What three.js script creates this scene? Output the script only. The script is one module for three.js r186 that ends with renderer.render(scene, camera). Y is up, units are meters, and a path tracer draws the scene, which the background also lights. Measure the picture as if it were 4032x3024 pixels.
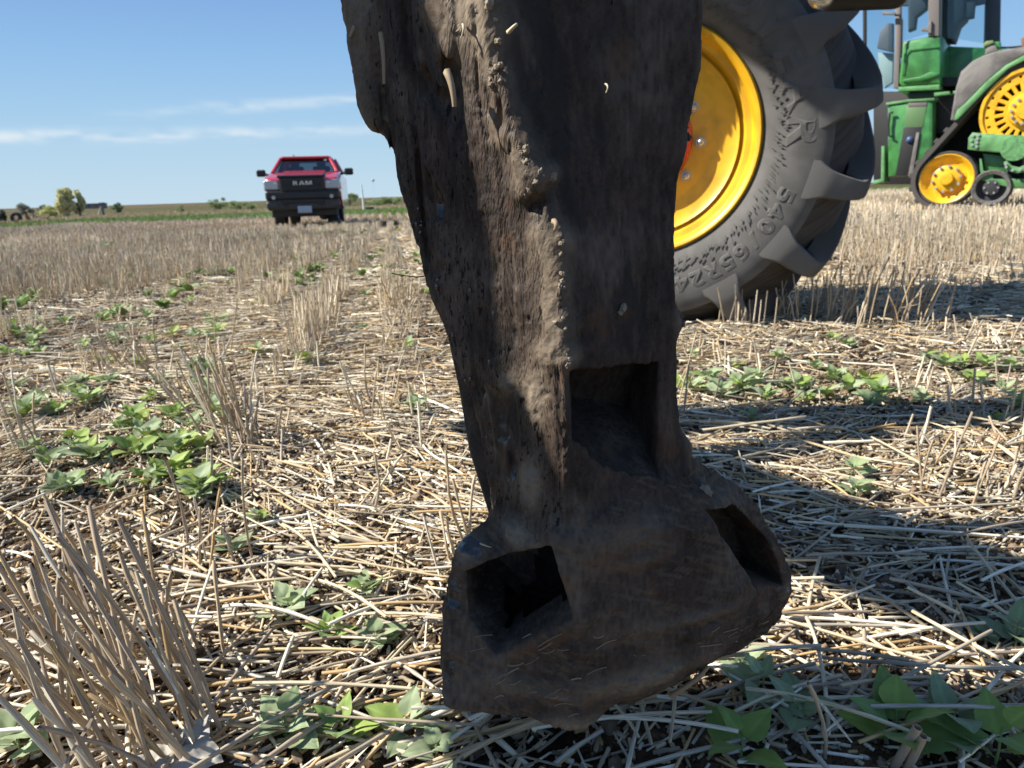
import * as THREE from 'three';
import { mergeGeometries, mergeVertices, toCreasedNormals } from 'three/addons/utils/BufferGeometryUtils.js';
import { RoundedBoxGeometry } from 'three/addons/geometries/RoundedBoxGeometry.js';
import { FontLoader } from 'three/addons/loaders/FontLoader.js';
import { TextGeometry } from 'three/addons/geometries/TextGeometry.js';

// ---------------------------------------------------------------- camera, sky, sun, exposure
const EYE = 0.43;
const scene = new THREE.Scene();
const camera = new THREE.PerspectiveCamera(56.74, 4 / 3, 0.02, 6000);
camera.position.set(0, EYE, 0);
camera.rotation.order = 'YXZ';
camera.rotation.set(THREE.MathUtils.degToRad(-15.0), 0, THREE.MathUtils.degToRad(-1.72));
camera.focus = 0.46;
camera.userData.fStop = 19;
camera.updateMatrixWorld(true);

const renderer = new THREE.WebGLRenderer({ antialias: true });
renderer.toneMapping = THREE.LinearToneMapping;
renderer.toneMappingExposure = 1.9;
renderer.shadowMap.enabled = true;

const SUN = new THREE.Vector3(-0.743, 0.669, 0.012).normalize();
const sun = new THREE.DirectionalLight(new THREE.Color().setRGB(1.0, 0.95, 0.87), 5.0);
sun.position.copy(SUN).multiplyScalar(60);
sun.castShadow = true;
sun.shadow.mapSize.set(4096, 4096);
sun.shadow.camera.left = -16; sun.shadow.camera.right = 16; sun.shadow.camera.top = 16; sun.shadow.camera.bottom = -16; sun.shadow.camera.far = 140;
scene.add(sun, sun.target);

// seeded random numbers and noise
function rng(seed) { let a = seed >>> 0; return () => { a = (a + 0x6D2B79F5) >>> 0; let t = a; t = Math.imul(t ^ (t >>> 15), t | 1); t ^= t + Math.imul(t ^ (t >>> 7), t | 61); return ((t ^ (t >>> 14)) >>> 0) / 4294967296; }; }
const R0 = rng(11);
const HT = new Float32Array(4096), PT = new Uint16Array(8192);
{ const r = rng(77); for (let i = 0; i < 4096; i++) { HT[i] = r(); PT[i] = i; } for (let i = 4095; i > 0; i--) { const j = Math.floor(r() * (i + 1)); const t = PT[i]; PT[i] = PT[j]; PT[j] = t; } for (let i = 0; i < 4096; i++) PT[i + 4096] = PT[i]; }
const hsh = (i, j, k) => HT[PT[(PT[(PT[i & 4095] + j) & 4095] + k) & 4095]];
function noise3(x, y, z) {
  const i = Math.floor(x), j = Math.floor(y), k = Math.floor(z); let u = x - i, v = y - j, w = z - k;
  u = u * u * (3 - 2 * u); v = v * v * (3 - 2 * v); w = w * w * (3 - 2 * w);
  const a = hsh(i, j, k), b = hsh(i + 1, j, k), c = hsh(i, j + 1, k), d = hsh(i + 1, j + 1, k), e = hsh(i, j, k + 1), f = hsh(i + 1, j, k + 1), g = hsh(i, j + 1, k + 1), h = hsh(i + 1, j + 1, k + 1);
  const x0 = a + (b - a) * u, x1 = c + (d - c) * u, x2 = e + (f - e) * u, x3 = g + (h - g) * u;
  const y0 = x0 + (x1 - x0) * v, y1 = x2 + (x3 - x2) * v;
  return (y0 + (y1 - y0) * w) * 2 - 1;
}
function fbm(x, y, z, n = 4) { let s = 0, a = 0.5; for (let o = 0; o < n; o++) { s += a * noise3(x, y, z); x = x * 2.03 + 7.1; y = y * 2.03 + 3.3; z = z * 2.03 + 1.7; a *= 0.5; } return s; }
function worley(x, y, z) { // distance to the nearest feature point
  const i = Math.floor(x), j = Math.floor(y), k = Math.floor(z); let best = 9;
  for (let a = -1; a < 2; a++) for (let b = -1; b < 2; b++) for (let c = -1; c < 2; c++) {
    const h = hsh(i + a, j + b, k + c), h2 = hsh(i + a + 31, j + b + 7, k + c), h3 = hsh(i + a, j + b + 57, k + c + 19);
    const dx = i + a + h - x, dy = j + b + h2 - y, dz = k + c + h3 - z, d = dx * dx + dy * dy + dz * dz; if (d < best) best = d;
  } return Math.sqrt(best);
}
const clamp = (v, a = 0, b = 1) => Math.min(b, Math.max(a, v));
const sstep = (a, b, x) => { const t = clamp((x - a) / (b - a)); return t * t * (3 - 2 * t); };
const lerp = (a, b, t) => a + (b - a) * t;
const V = (x, y, z) => new THREE.Vector3(x, y, z);
const srgb = (r, g, b) => [r, g, b].map((c) => { c /= 255; return c <= 0.04045 ? c / 12.92 : ((c + 0.055) / 1.055) ** 2.4; });

// the sky: clear air over a plain, paler towards the horizon, with thin streaks of cirrus low down
{
  const W = 2048, Hh = 1024, data = new Float32Array(W * Hh * 4);
  const stops = [[0, srgb(197, 221, 236)], [3, srgb(184, 215, 236)], [6, srgb(166, 205, 236)], [10, srgb(146, 190, 234)], [16, srgb(121, 163, 220)], [30, srgb(112, 150, 206)], [60, srgb(100, 134, 186)], [90, srgb(94, 126, 176)]], EXPO = 1.9;
  for (let j = 0; j < Hh; j++) {
    const el = ((j + 0.5) / Hh - 0.5) * 180, e = Math.max(0, el);
    let s = 0; while (s < stops.length - 2 && stops[s + 1][0] < e) s++;
    const t = clamp((e - stops[s][0]) / (stops[s + 1][0] - stops[s][0])), base = stops[s][1].map((c, k) => lerp(c, stops[s + 1][1][k], t));
    for (let i = 0; i < W; i++) {
      const az = ((i + 0.5) / W - 0.25) * 360; let c = 0;
      if (el > 0 && el < 34) {
        // streaks: long in azimuth, thin in elevation; the two the photograph shows lie ahead, fainter ones go on round the horizon
        const A = az * Math.PI / 180, cx = Math.cos(A) * 6, cz = Math.sin(A) * 6;
        const wob = fbm(cx * 1.4, cz * 1.4, 3, 3) * 1.2, fib = clamp(0.42 + 1.15 * fbm(cx * 6, cz * 6, el * 6.5, 5), 0, 1.2);
        const band = (e0, w) => Math.exp(-(((el - e0 - wob * 0.35) / w) ** 2));
        const bump = (a0, w) => Math.exp(-(((az - a0) / w) ** 4));
        c += 0.78 * band(4.55 + (az + 24) * 0.012, 0.40) * bump(-24, 15) * fib;
        c += 0.42 * band(4.2, 0.3) * bump(-36, 9) * fib;
        c += 0.74 * band(6.55 + (az + 16) * 0.055, 0.34) * bump(-16, 10) * fib;
        c += 0.35 * band(4.9, 0.28) * bump(-6, 8) * fib;
        c += 0.42 * band(12.8, 1.7) * bump(41, 10) * fib;
        const el2 = el + fbm(cx, cz, 9, 2) * 5;
        c += 0.3 * sstep(0.12, 0.5, fbm(cx * 1.1 + 5, cz * 1.1, el2 * 0.85, 3)) * sstep(34, 12, el) * fib * (Math.abs(az) < 42 && el < 16 ? 0.0 : 1);
      }
      c = clamp(c, 0, 0.8);
      const o = (j * W + i) * 4; data[o] = lerp(base[0], 0.80, c) / EXPO; data[o + 1] = lerp(base[1], 0.88, c) / EXPO; data[o + 2] = lerp(base[2], 0.93, c) / EXPO; data[o + 3] = 1;
    }
  }
  const sky = new THREE.DataTexture(data, W, Hh, THREE.RGBAFormat, THREE.FloatType);
  sky.mapping = THREE.EquirectangularReflectionMapping; sky.magFilter = THREE.LinearFilter; sky.minFilter = THREE.LinearFilter; sky.needsUpdate = true;
  scene.background = sky; scene.environment = sky;
}
console.log('sky');

// ---------------------------------------------------------------- helpers
// survey helpers: the point that the photograph's pixel (4032 x 3024) shows at a distance ahead, or on a plane
const FOC = 2800, CQ = camera.quaternion.clone();
function ray(px, py) { return V((px - 2016) / FOC, -(py - 1512) / FOC, -1).applyQuaternion(CQ); }
function at(px, py, D) { const d = ray(px, py); return d.multiplyScalar(D / -d.z).add(V(0, EYE, 0)); }
function ground(px, py) { const d = ray(px, py); let p = d.clone().multiplyScalar(-EYE / d.y); for (let k = 0; k < 6; k++) { const t = (terrain(p.x, -p.z) - EYE) / d.y; p = d.clone().multiplyScalar(t); } return p.setY(terrain(p.x, -p.z)); }
function onPlane(px, py, o, n) { const d = ray(px, py), e = V(0, EYE, 0); return d.multiplyScalar(o.clone().sub(e).dot(n) / d.dot(n)).add(e); }

const used = new Map();
function numbered(n) { const k = used.get(n) ?? 0; used.set(n, k + 1); return k ? `${n}_${String(k).padStart(3, '0')}` : n; }
function tag(o, label, category, group, kind) { o.name = numbered(o.name); if (label) o.userData.label = label; if (category) o.userData.category = category; if (group) o.userData.group = group; if (kind) o.userData.kind = kind; scene.add(o); return o; }
function grp(name, p = V(0, 0, 0), turn = 0) { const g = new THREE.Group(); g.name = name; g.position.copy(p); g.rotation.y = turn; return g; }
function part(parent, name, geo, mat, label) { const m = new THREE.Mesh(geo, mat); m.name = name; m.castShadow = m.receiveShadow = true; if (label) m.userData.label = label; parent.add(m); return m; }
function solo(name, geo, mat) { const m = new THREE.Mesh(geo, mat); m.name = name; m.castShadow = m.receiveShadow = true; return m; }
const mat = (c, rough = 0.8, metal = 0, more = {}) => { const m = new THREE.MeshPhysicalMaterial({ roughness: rough, metalness: metal, ...more }); m.color.setRGB(...c); return m; };

// grey noise maps (fine and coarse layered); value about 1 so that they multiply a colour, or 0.5 for relief
function noiseTex(n, f, lo, hi, seed, aniso = 1, srgbMap = false) {
  const d = new Uint8Array(n * n * 4);
  for (let j = 0; j < n; j++) for (let i = 0; i < n; i++) {
    const a = i / n * Math.PI * 2, b = j / n * Math.PI * 2, k = f / 6.283;
    const q = fbm(Math.cos(a) * k + seed, Math.sin(a) * k + Math.cos(b) * k * aniso, Math.sin(b) * k * aniso + seed, 5) * 1.3;
    const v = clamp(lerp(lo, hi, clamp(0.5 + q)), 0, 1) * 255, o = (j * n + i) * 4;
    d[o] = d[o + 1] = d[o + 2] = v; d[o + 3] = 255;
  }
  const t = new THREE.DataTexture(d, n, n); t.wrapS = t.wrapT = THREE.RepeatWrapping; t.magFilter = THREE.LinearFilter; t.minFilter = THREE.LinearMipmapLinearFilter; t.generateMipmaps = true; if (srgbMap) t.colorSpace = THREE.SRGBColorSpace; t.needsUpdate = true; return t;
}
const paintMap = noiseTex(256, 10, 0.88, 1.03, 71, 1, true), grain = noiseTex(512, 60, 0, 1, 3), dirtMap = noiseTex(512, 14, 0.78, 1.06, 21, 1, true), roughMap = noiseTex(256, 24, 0.55, 1.05, 9);
// dark flecks and scratches that run down the steel, on a ground of 1
const fleckTex = (() => { const n = 1024, d = new Uint8Array(n * n * 4); for (let j = 0; j < n; j++) for (let i = 0; i < n; i++) { const a = i / n * Math.PI * 2, k = 18, cx = Math.cos(a) * k, cy = Math.sin(a) * k, y = Math.abs(j / n - 0.5) * 2; const f = fbm(cx + 3, cy, y * 26, 4), g = fbm(cx * 2.2, cy * 2.2 + 9, y * 14, 3), s = fbm(cx * 0.8, cy * 0.8, y * 60, 2); const low = 0.16 * fbm(cx * 0.28 + 4, cy * 0.28, y * 5, 3) - 0.06, v = clamp(0.97 - 0.62 * sstep(0.22, 0.34, f + low) - 0.16 * sstep(0.1, 0.35, g) + 0.12 * s, 0.12, 1) * 255, o = (j * n + i) * 4; d[o] = v; d[o + 1] = v * 0.985; d[o + 2] = v * 0.97; d[o + 3] = 255; } const t = new THREE.DataTexture(d, n, n); t.wrapS = t.wrapT = THREE.RepeatWrapping; t.colorSpace = THREE.SRGBColorSpace; t.magFilter = THREE.LinearFilter; t.minFilter = THREE.LinearMipmapLinearFilter; t.generateMipmaps = true; t.needsUpdate = true; return t; })();
const rep = (t, x, y = x) => { const c = t.clone(); c.repeat.set(x, y); c.needsUpdate = true; return c; };

function tube(pts, rad, sides = 6, closed = true) { // a tapered, bent round bar; rad is a number or a function of 0..1
  const n = pts.length, pos = [], idx = [], uv = []; const r = typeof rad === 'function' ? rad : () => rad;
  let up = V(0.123, 0.98, 0.2).normalize();
  for (let i = 0; i < n; i++) {
    const t = pts[Math.min(n - 1, i + 1)].clone().sub(pts[Math.max(0, i - 1)]).normalize();
    let a = up.clone().cross(t); if (a.lengthSq() < 1e-6) a = V(1, 0, 0).cross(t); a.normalize(); const b = t.clone().cross(a); up = b.clone();
    for (let k = 0; k < sides; k++) { const f = k / sides * Math.PI * 2, q = r(i / (n - 1)); const p = pts[i].clone().addScaledVector(a, Math.cos(f) * q).addScaledVector(b, Math.sin(f) * q); pos.push(p.x, p.y, p.z); uv.push(k / sides, i / (n - 1)); }
  }
  for (let i = 0; i < n - 1; i++) for (let k = 0; k < sides; k++) { const a = i * sides + k, b = i * sides + (k + 1) % sides, c = a + sides, d = b + sides; idx.push(a, b, c, b, d, c); }
  if (closed) for (const [i, s] of [[0, 1], [n - 1, -1]]) { const c = pos.length / 3; pos.push(pts[i].x, pts[i].y, pts[i].z); uv.push(0.5, 0); for (let k = 0; k < sides; k++) { const a = i * sides + k, b = i * sides + (k + 1) % sides; if (s > 0) idx.push(c, b, a); else idx.push(c, a, b); } }
  const g = new THREE.BufferGeometry(); g.setAttribute('position', new THREE.Float32BufferAttribute(pos, 3)); g.setAttribute('uv', new THREE.Float32BufferAttribute(uv, 2)); g.setIndex(idx); g.computeVertexNormals(); return g;
}
const bez = (a, b, c, n = 8) => Array.from({ length: n + 1 }, (_, i) => { const t = i / n; return V(0, 0, 0).addScaledVector(a, (1 - t) ** 2).addScaledVector(b, 2 * t * (1 - t)).addScaledVector(c, t * t); });
function poly(pts, depth, bevel = 0.008) { const s = new THREE.Shape(pts.map((p) => new THREE.Vector2(p[0], p[1]))); const g = new THREE.ExtrudeGeometry(s, { depth: depth - 2 * bevel, bevelEnabled: bevel > 0, bevelSize: bevel, bevelThickness: bevel, bevelOffset: -bevel, bevelSegments: 2, curveSegments: 6 }); g.translate(0, 0, bevel); return toCreasedNormals(g, 0.6); }
function rbox(w, h, d, x, y, z, r = 0.01) { const g = new RoundedBoxGeometry(w, h, d, 2, Math.min(r, w / 2.1, h / 2.1, d / 2.1)); g.translate(x, y, z); return g; }
function lathe(prof, seg = 48) { // profile of [radius, along]; turned about the local z axis
  const g = new THREE.LatheGeometry(prof.map((p) => new THREE.Vector2(p[0], p[1])), seg); g.rotateX(Math.PI / 2); const p = g.attributes.position, u = g.attributes.uv; for (let i = 0; i < p.count; i++) u.setXY(i, p.getX(i) * 1.5 + p.getZ(i), p.getY(i) * 1.5 + p.getZ(i)); return toCreasedNormals(g, 0.7);
}
function cyl(r, len, sides, p, axis) { const g = new THREE.CylinderGeometry(r, r, len, sides); g.applyQuaternion(new THREE.Quaternion().setFromUnitVectors(V(0, 1, 0), axis)); g.translate(p.x, p.y, p.z); return g; }

// ---------------------------------------------------------------- the lie of the land
function terrain(x, D) {
  const far = Math.hypot(x, D);
  let y = 0.010 * fbm(x * 1.7 + 3, D * 1.7, 0.5, 3) * sstep(0.2, 0.6, far);
  if (far < 7) y += 0.010 * fbm(x * 9, D * 9, 2.5, 4);
  if (far < 2.6) y += 0.006 * (0.55 - worley(x * 38, D * 38, 1)) * sstep(2.6, 1.6, far);
  const left = D > 0 ? sstep(0.42, 0.02, x / D) : 1, side = lerp(left, 1, sstep(30, 80, far));
  const pts = [[0, 0], [4, 0], [18, -0.3], [50, -0.6], [95, -0.92], [160, -1.1], [500, -0.2], [1500, 0.3], [6000, 0.3]];
  let s = 0; while (s < pts.length - 2 && pts[s + 1][0] < far) s++;
  y += side * lerp(pts[s][1], pts[s + 1][1], clamp((far - pts[s][0]) / (pts[s + 1][0] - pts[s][0])));
  if (far > 25) y += 0.1 * fbm(x * 0.02, D * 0.02, 4, 3) * sstep(25, 80, far);
  return y;
}
// ---------------------------------------------------------------- the field
const soilTex = (() => {
  const n = 1024, d = new Uint8Array(n * n * 4);
  for (let j = 0; j < n; j++) for (let i = 0; i < n; i++) {
    const x = i / n * 24, y = j / n * 24; // wraps by mirrored repeat
    const a = fbm(x, y, 1, 5), b = fbm(x * 5, y * 5, 7, 3), l = clamp(0.62 + 0.5 * a + 0.35 * b, 0.2, 1), o = (j * n + i) * 4;
    const warm = 0.5 + 0.5 * noise3(x * 0.7, y * 0.7, 12);
    d[o] = 255 * l * lerp(0.96, 1, warm); d[o + 1] = 255 * l * lerp(0.9, 0.93, warm); d[o + 2] = 255 * l * lerp(0.84, 0.8, warm); d[o + 3] = 255;
  }
  const t = new THREE.DataTexture(d, n, n); t.wrapS = t.wrapT = THREE.MirroredRepeatWrapping; t.colorSpace = THREE.SRGBColorSpace; t.magFilter = THREE.LinearFilter; t.minFilter = THREE.LinearMipmapLinearFilter; t.generateMipmaps = true; t.needsUpdate = true; return t;
})();
{
  const rad = [0.04, 0.12, 0.2]; let r = 0.26; while (r < 5) { rad.push(r); r *= 1.0105; } while (r < 60) { rad.push(r); r *= 1.035; } while (r < 5200) { rad.push(r); r *= 1.09; } rad.push(5200);
  const az = []; for (let a = -52; a <= 52; a += 0.26) az.push(a); for (let a = 56; a < 308; a += 5) az.push(a); az.push(308);
  const pos = [], col = [], uv = [], idx = [], nA = az.length;
  for (const q of rad) for (const a of az) {
    const A = a * Math.PI / 180, x = Math.sin(A) * q, D = Math.cos(A) * q; pos.push(x, terrain(x, D), -D); uv.push(x / 1.3, D / 1.3);
    // bare soil near by; farther off the stubble's straw, a strip of new grass, dry grass, then ploughed land and pasture
    const wave = fbm(x * 0.06, D * 0.06, 3, 3) * 14, d = q + wave;
    let c = [0.185, 0.14, 0.098];
    const mix = (t, k) => { c = c.map((v, m) => lerp(v, k[m], t)); };
    mix(sstep(4, 14, q) * 0.8, [0.36, 0.29, 0.195]);
    const strip = sstep(34, 40, d) * sstep(66, 56, d) * sstep(-0.62, -0.40, x / D + 0.06 * fbm(x * 0.1, 2, 1, 2)); mix(D > 0 ? strip * 0.85 : 0, [0.16, 0.25, 0.065]);
    mix(sstep(62, 72, d), [0.33, 0.28, 0.17]);
    const bands = fbm(D * 0.012, x * 0.002, 5, 3);
    mix(sstep(85, 110, d) * clamp(0.5 + 1.2 * bands), [0.13, 0.17, 0.065]);
    mix(sstep(140, 190, d) * clamp(0.55 - bands), [0.24, 0.18, 0.12]);
    mix(sstep(420, 900, q) * 0.8, [0.23, 0.185, 0.13]);
    col.push(...c.map((v) => v * 1.25));
  }
  for (let i = 0; i < rad.length - 1; i++) for (let k = 0; k < nA - 1; k++) { const a = i * nA + k, b = a + 1, c = a + nA, d = c + 1; idx.push(a, b, c, b, d, c); }
  const g = new THREE.BufferGeometry(); g.setAttribute('position', new THREE.Float32BufferAttribute(pos, 3)); g.setAttribute('color', new THREE.Float32BufferAttribute(col, 3)); g.setAttribute('uv', new THREE.Float32BufferAttribute(uv, 2)); g.setIndex(idx); g.computeVertexNormals();
  const nn = g.attributes.normal; if (nn.getY(5000) < 0) { const ix = g.index.array; for (let i = 0; i < ix.length; i += 3) { const t = ix[i]; ix[i] = ix[i + 1]; ix[i + 1] = t; } g.computeVertexNormals(); }
  const m = mat([1, 1, 1], 0.95, 0, { vertexColors: true, map: soilTex, bumpMap: rep(grain, 6), bumpScale: 0.004, specularIntensity: 0.25 });
  tag(solo('ground', g, m), 'brown soil of the harvested field reaching to the horizon', undefined, undefined, 'structure');
}
console.log('ground');

// straw: a hollow stem with a joint; lies about (unit length along x, unit radius) or stands (along y)
function straw(kind) {
  const r = rng(40 + kind * 7), pts = [], n = 6;
  if (kind === 3) { // a split, flattened leaf blade
    const g = new THREE.PlaneGeometry(1, 2.6, 5, 1), p = g.attributes.position; for (let i = 0; i < p.count; i++) { const x = p.getX(i), y = p.getY(i); p.setXYZ(i, x, 0.4 * Math.sin(x * 9) + (y > 0 ? 0.5 : 0), y * (1 - Math.abs(x) * 1.2)); } g.computeVertexNormals(); return g;
  }
  for (let i = 0; i <= n; i++) { const t = i / n - 0.5; let y = 0; if (kind === 1) y = 0.10 * (0.25 - t * t); if (kind === 2) y = -Math.abs(t - 0.1) * 0.22; pts.push(V(t, y + (r() - 0.5) * 0.006, (kind === 2 ? Math.abs(t - 0.1) * 0.45 : 0) + (r() - 0.5) * 0.008)); }
  // the radius is made in the plane across the stem, so that length and thickness scale apart
  const sides = 6, pos = [], idx = [];
  for (let i = 0; i <= n; i++) { const node = i === 2 ? 1.22 : 1; for (let k = 0; k < sides; k++) { const f = k / sides * Math.PI * 2; pos.push(pts[i].x, pts[i].y * 45 + Math.cos(f) * node, pts[i].z * 45 + Math.sin(f) * node); } }
  for (let i = 0; i < n; i++) for (let k = 0; k < sides; k++) { const a = i * sides + k, b = i * sides + (k + 1) % sides; idx.push(a, b, a + sides, b, b + sides, a + sides); }
  for (const i of [0, n]) { const c = pos.length / 3; pos.push(pts[i].x + (i ? -0.015 : 0.015), pts[i].y * 45, pts[i].z * 45); for (let k = 0; k < sides; k++) { const a = i * sides + k, b = i * sides + (k + 1) % sides; if (i) idx.push(c, a, b); else idx.push(c, b, a); } }
  const g = new THREE.BufferGeometry(); g.setAttribute('position', new THREE.Float32BufferAttribute(pos, 3)); g.setIndex(idx); g.computeVertexNormals(); return g;
}
const STRAW = [0, 1, 2, 3].map(straw), STALK = [0, 1].map((k) => straw(k).clone().rotateZ(Math.PI / 2).translate(0, 0.5, 0));
const strawMat = mat([1, 1, 1], 0.62, 0, { specularIntensity: 0.5 });
const strawTones = [[0.70, 0.58, 0.38], [0.64, 0.53, 0.35], [0.84, 0.78, 0.63], [0.80, 0.72, 0.54], [0.52, 0.40, 0.24], [0.43, 0.35, 0.25], [0.36, 0.29, 0.21], [0.56, 0.38, 0.18], [0.50, 0.44, 0.34]];
const stalkTones = [[0.48, 0.39, 0.27], [0.57, 0.48, 0.35], [0.43, 0.35, 0.25], [0.64, 0.54, 0.39], [0.40, 0.34, 0.27], [0.54, 0.41, 0.24], [0.72, 0.63, 0.47]];
const pick = (a, r) => a[Math.floor(r() * a.length)];
const M4 = new THREE.Matrix4(), Q4 = new THREE.Quaternion(), E4 = new THREE.Euler();
function scatter(name, geos, material, list, label, category) { // list of [geometry number, position, euler, scale, colour]: one uncountable object for each shape
  geos.forEach((g, k) => {
    const mine = list.filter((e) => e[0] === k); if (!mine.length) return;
    const im = new THREE.InstancedMesh(g, material, mine.length); im.name = name; im.castShadow = im.receiveShadow = true;
    const c = new THREE.Color();
    mine.forEach((e, i) => { M4.compose(e[1], Q4.setFromEuler(e[2]), e[3]); im.setMatrixAt(i, M4); im.setColorAt(i, c.setRGB(...e[4])); });
    tag(im, label, category, undefined, 'stuff');
  });
}
const wedge = (r, d0, d1) => { const D = Math.sqrt(lerp(d0 * d0, d1 * d1, r())), x = (r() * 2 - 1) * (1.08 * D + 0.45); return [x, D]; };
const tyreSpot = (x, D) => x > 0.35 && x < 1.5 && D > 2.25 && D < 3.0;
{
  // loose straw
  const r = rng(5), L = [];
  const lay = (d0, d1, n, len, rad, lift) => { for (let i = 0; i < n; i++) {
    const [x, D] = wedge(r, d0, d1); const k = r() < 0.62 ? 0 : r() < 0.55 ? 1 : r() < 0.55 ? 2 : 3; const l = len * (0.25 + 1.3 * r() * r() + 0.4 * r()), q = rad * (0.55 + 0.9 * r() * r() + 0.2 * r()), c = pick(strawTones, r), s = 0.62 + 0.62 * r();
    const patch = fbm(x * 1.3 + 9, D * 1.3, 1, 2); if (r() < 0.75 * sstep(-0.02, -0.24, patch)) continue; // barer patches
    const flow = 3.5 * fbm(x * 0.9 + 2, D * 0.9, 7, 2), main = r() < 0.6 ? flow + (r() - 0.5) * 1.0 : r() * Math.PI; // combed into mats
    L.push([k, V(x, terrain(x, D) + q * 0.8 + lift * r() * r(), -D), new THREE.Euler((r() - 0.5) * 0.5, main, (r() - 0.5) * (0.16 + 0.3 * r() * r()), 'YXZ'), V(l, q, q), c.map((v) => v * s)]);
  } };
  lay(0.1, 1.6, 10000, 0.075, 0.00132, 0.02); lay(0.1, 1.6, 1500, 0.13, 0.0019, 0.025); lay(1.6, 3.6, 36000, 0.09, 0.0017, 0.03); lay(3.6, 8, 46000, 0.14, 0.0024, 0.035); lay(8, 18, 46000, 0.18, 0.004, 0.05);
  scatter('straw_litter', STRAW, strawMat, L, 'pale loose straw lying thick over the field', 'straw');
}
{
  // chaff: short bits
  const r = rng(6), L = [];
  for (const [d0, d1, n, s] of [[0.1, 1.6, 40000, 1], [1.6, 4, 42000, 1.3]]) for (let i = 0; i < n; i++) { const [x, D] = wedge(r, d0, d1); const l = (0.006 + 0.026 * r() * r()) * s, q = (0.0008 + 0.0013 * r()) * s, c = pick(strawTones, r), f = 0.6 + 0.35 * r(); L.push([r() < 0.8 ? 0 : 3, V(x, terrain(x, D) + q, -D), new THREE.Euler((r() - 0.5) * 0.6, r() * 6.3, (r() - 0.5) * 0.7, 'YXZ'), V(l, q, q), c.map((v) => v * f)]); }
  scatter('chaff', STRAW, strawMat, L, 'short bits of chaff strewn between the straws', 'chaff');
  // soil crumbs
  const C = [], clod = [1, 2, 3].map((s) => { const g = mergeVertices(new THREE.IcosahedronGeometry(1, 2)); const p = g.attributes.position; for (let i = 0; i < p.count; i++) { const x = p.getX(i), y = p.getY(i), z = p.getZ(i), k = 1 + 0.6 * noise3(x * 1.3 + s * 9, y * 1.3, z * 1.3) + 0.35 * noise3(x * 3.4, y * 3.4 + s * 5, z * 3.4); p.setXYZ(i, x * k, y * k * 0.8, z * k); } g.computeVertexNormals(); return g; });
  for (const [d0, d1, n, s] of [[0.1, 1.7, 24000, 1], [1.7, 4.5, 17000, 1.8]]) for (let i = 0; i < n; i++) { const [x, D] = wedge(r, d0, d1); const q = s * (0.0012 + 0.0055 * r() ** 4), f = 0.7 + 0.7 * r(); C.push([Math.floor(r() * 3), V(x, terrain(x, D) + q * 0.3, -D), new THREE.Euler(r() * 6, r() * 6, r() * 6), V(q, q, q), [0.185 * f, 0.135 * f, 0.092 * f]]); }
  scatter('soil_crumb', clod, mat([1, 1, 1], 0.95, 0, { specularIntensity: 0.2 }), C, 'loose brown crumbs of soil on the ground', 'soil');
}
{
  // standing stubble farther off, in drill rows that run away from the camera
  const r = rng(8), L = [];
  const rows = (d0, d1, n, h, rad, gap) => { for (let i = 0; i < n; i++) {
    let [x, D] = wedge(r, d0, d1); const u = x + D * 0.16, cell = Math.round(u / gap) * gap + (r() - 0.5) * (r() - 0.5) * gap * 1.1; x = cell - D * 0.16; if (tyreSpot(x, D)) continue;
    if (fbm(x * 0.8, D * 0.8, 6, 2) < -0.3) continue;
    if (D < 4.2 && fbm(x * 1.3 + 4, D * 1.3, 2, 2) < (x < 0 ? -0.08 : 0.08) + 0.14 * sstep(4.2, 2, D)) continue;
    const tone = 1 + 0.55 * fbm(x * 0.35, D * 0.35, 11, 3), k = (0.45 + 0.8 * r()) * (0.85 + 0.5 * fbm(x * 0.5 + 6, D * 0.5, 4, 2)), c = pick(stalkTones, r), f = (0.75 + 0.6 * r()) * tone; L.push([r() < 0.5 ? 0 : 1, V(x, terrain(x, D) - 0.004, -D), new THREE.Euler((r() - 0.5) * 0.5, r() * 6.3, (r() - 0.5) * 0.5 + 0.07), V(rad * (0.7 + 0.6 * r()), h * k, rad * (0.7 + 0.6 * r())), c.map((v) => v * f)]);
  } };
  for (let i = 0; i < 5200; i++) { let [x, D] = wedge(r, 0.75, 4.2); const u = x + D * 0.16; x = Math.round(u / 0.27) * 0.27 + (r() - 0.5) * 0.12 - D * 0.16; if (tyreSpot(x, D) || fbm(x * 2.3 + 1, D * 2.3, 3, 2) < 0.02) continue; const c = pick(stalkTones, r), f = 0.9 + 0.5 * r(), q = 0.0014 + 0.0009 * r(); L.push([r() < 0.5 ? 0 : 1, V(x, terrain(x, D) - 0.003, -D), new THREE.Euler((r() - 0.5) * 1.1, r() * 6.3, (r() - 0.5) * 1.1), V(q, 0.03 + 0.06 * r(), q), c.map((v) => v * f)]); } // short broken stubs
  rows(1.9, 5, 19000, 0.15, 0.0018, 0.27); rows(5, 10, 24000, 0.17, 0.0026, 0.27); rows(10, 22, 60000, 0.18, 0.0042, 0.3); rows(22, 45, 46000, 0.17, 0.008, 0.4);
  scatter('stubble', STALK, strawMat, L, 'grey brown standing stubble in rows across the far field', 'stubble');
}
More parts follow.
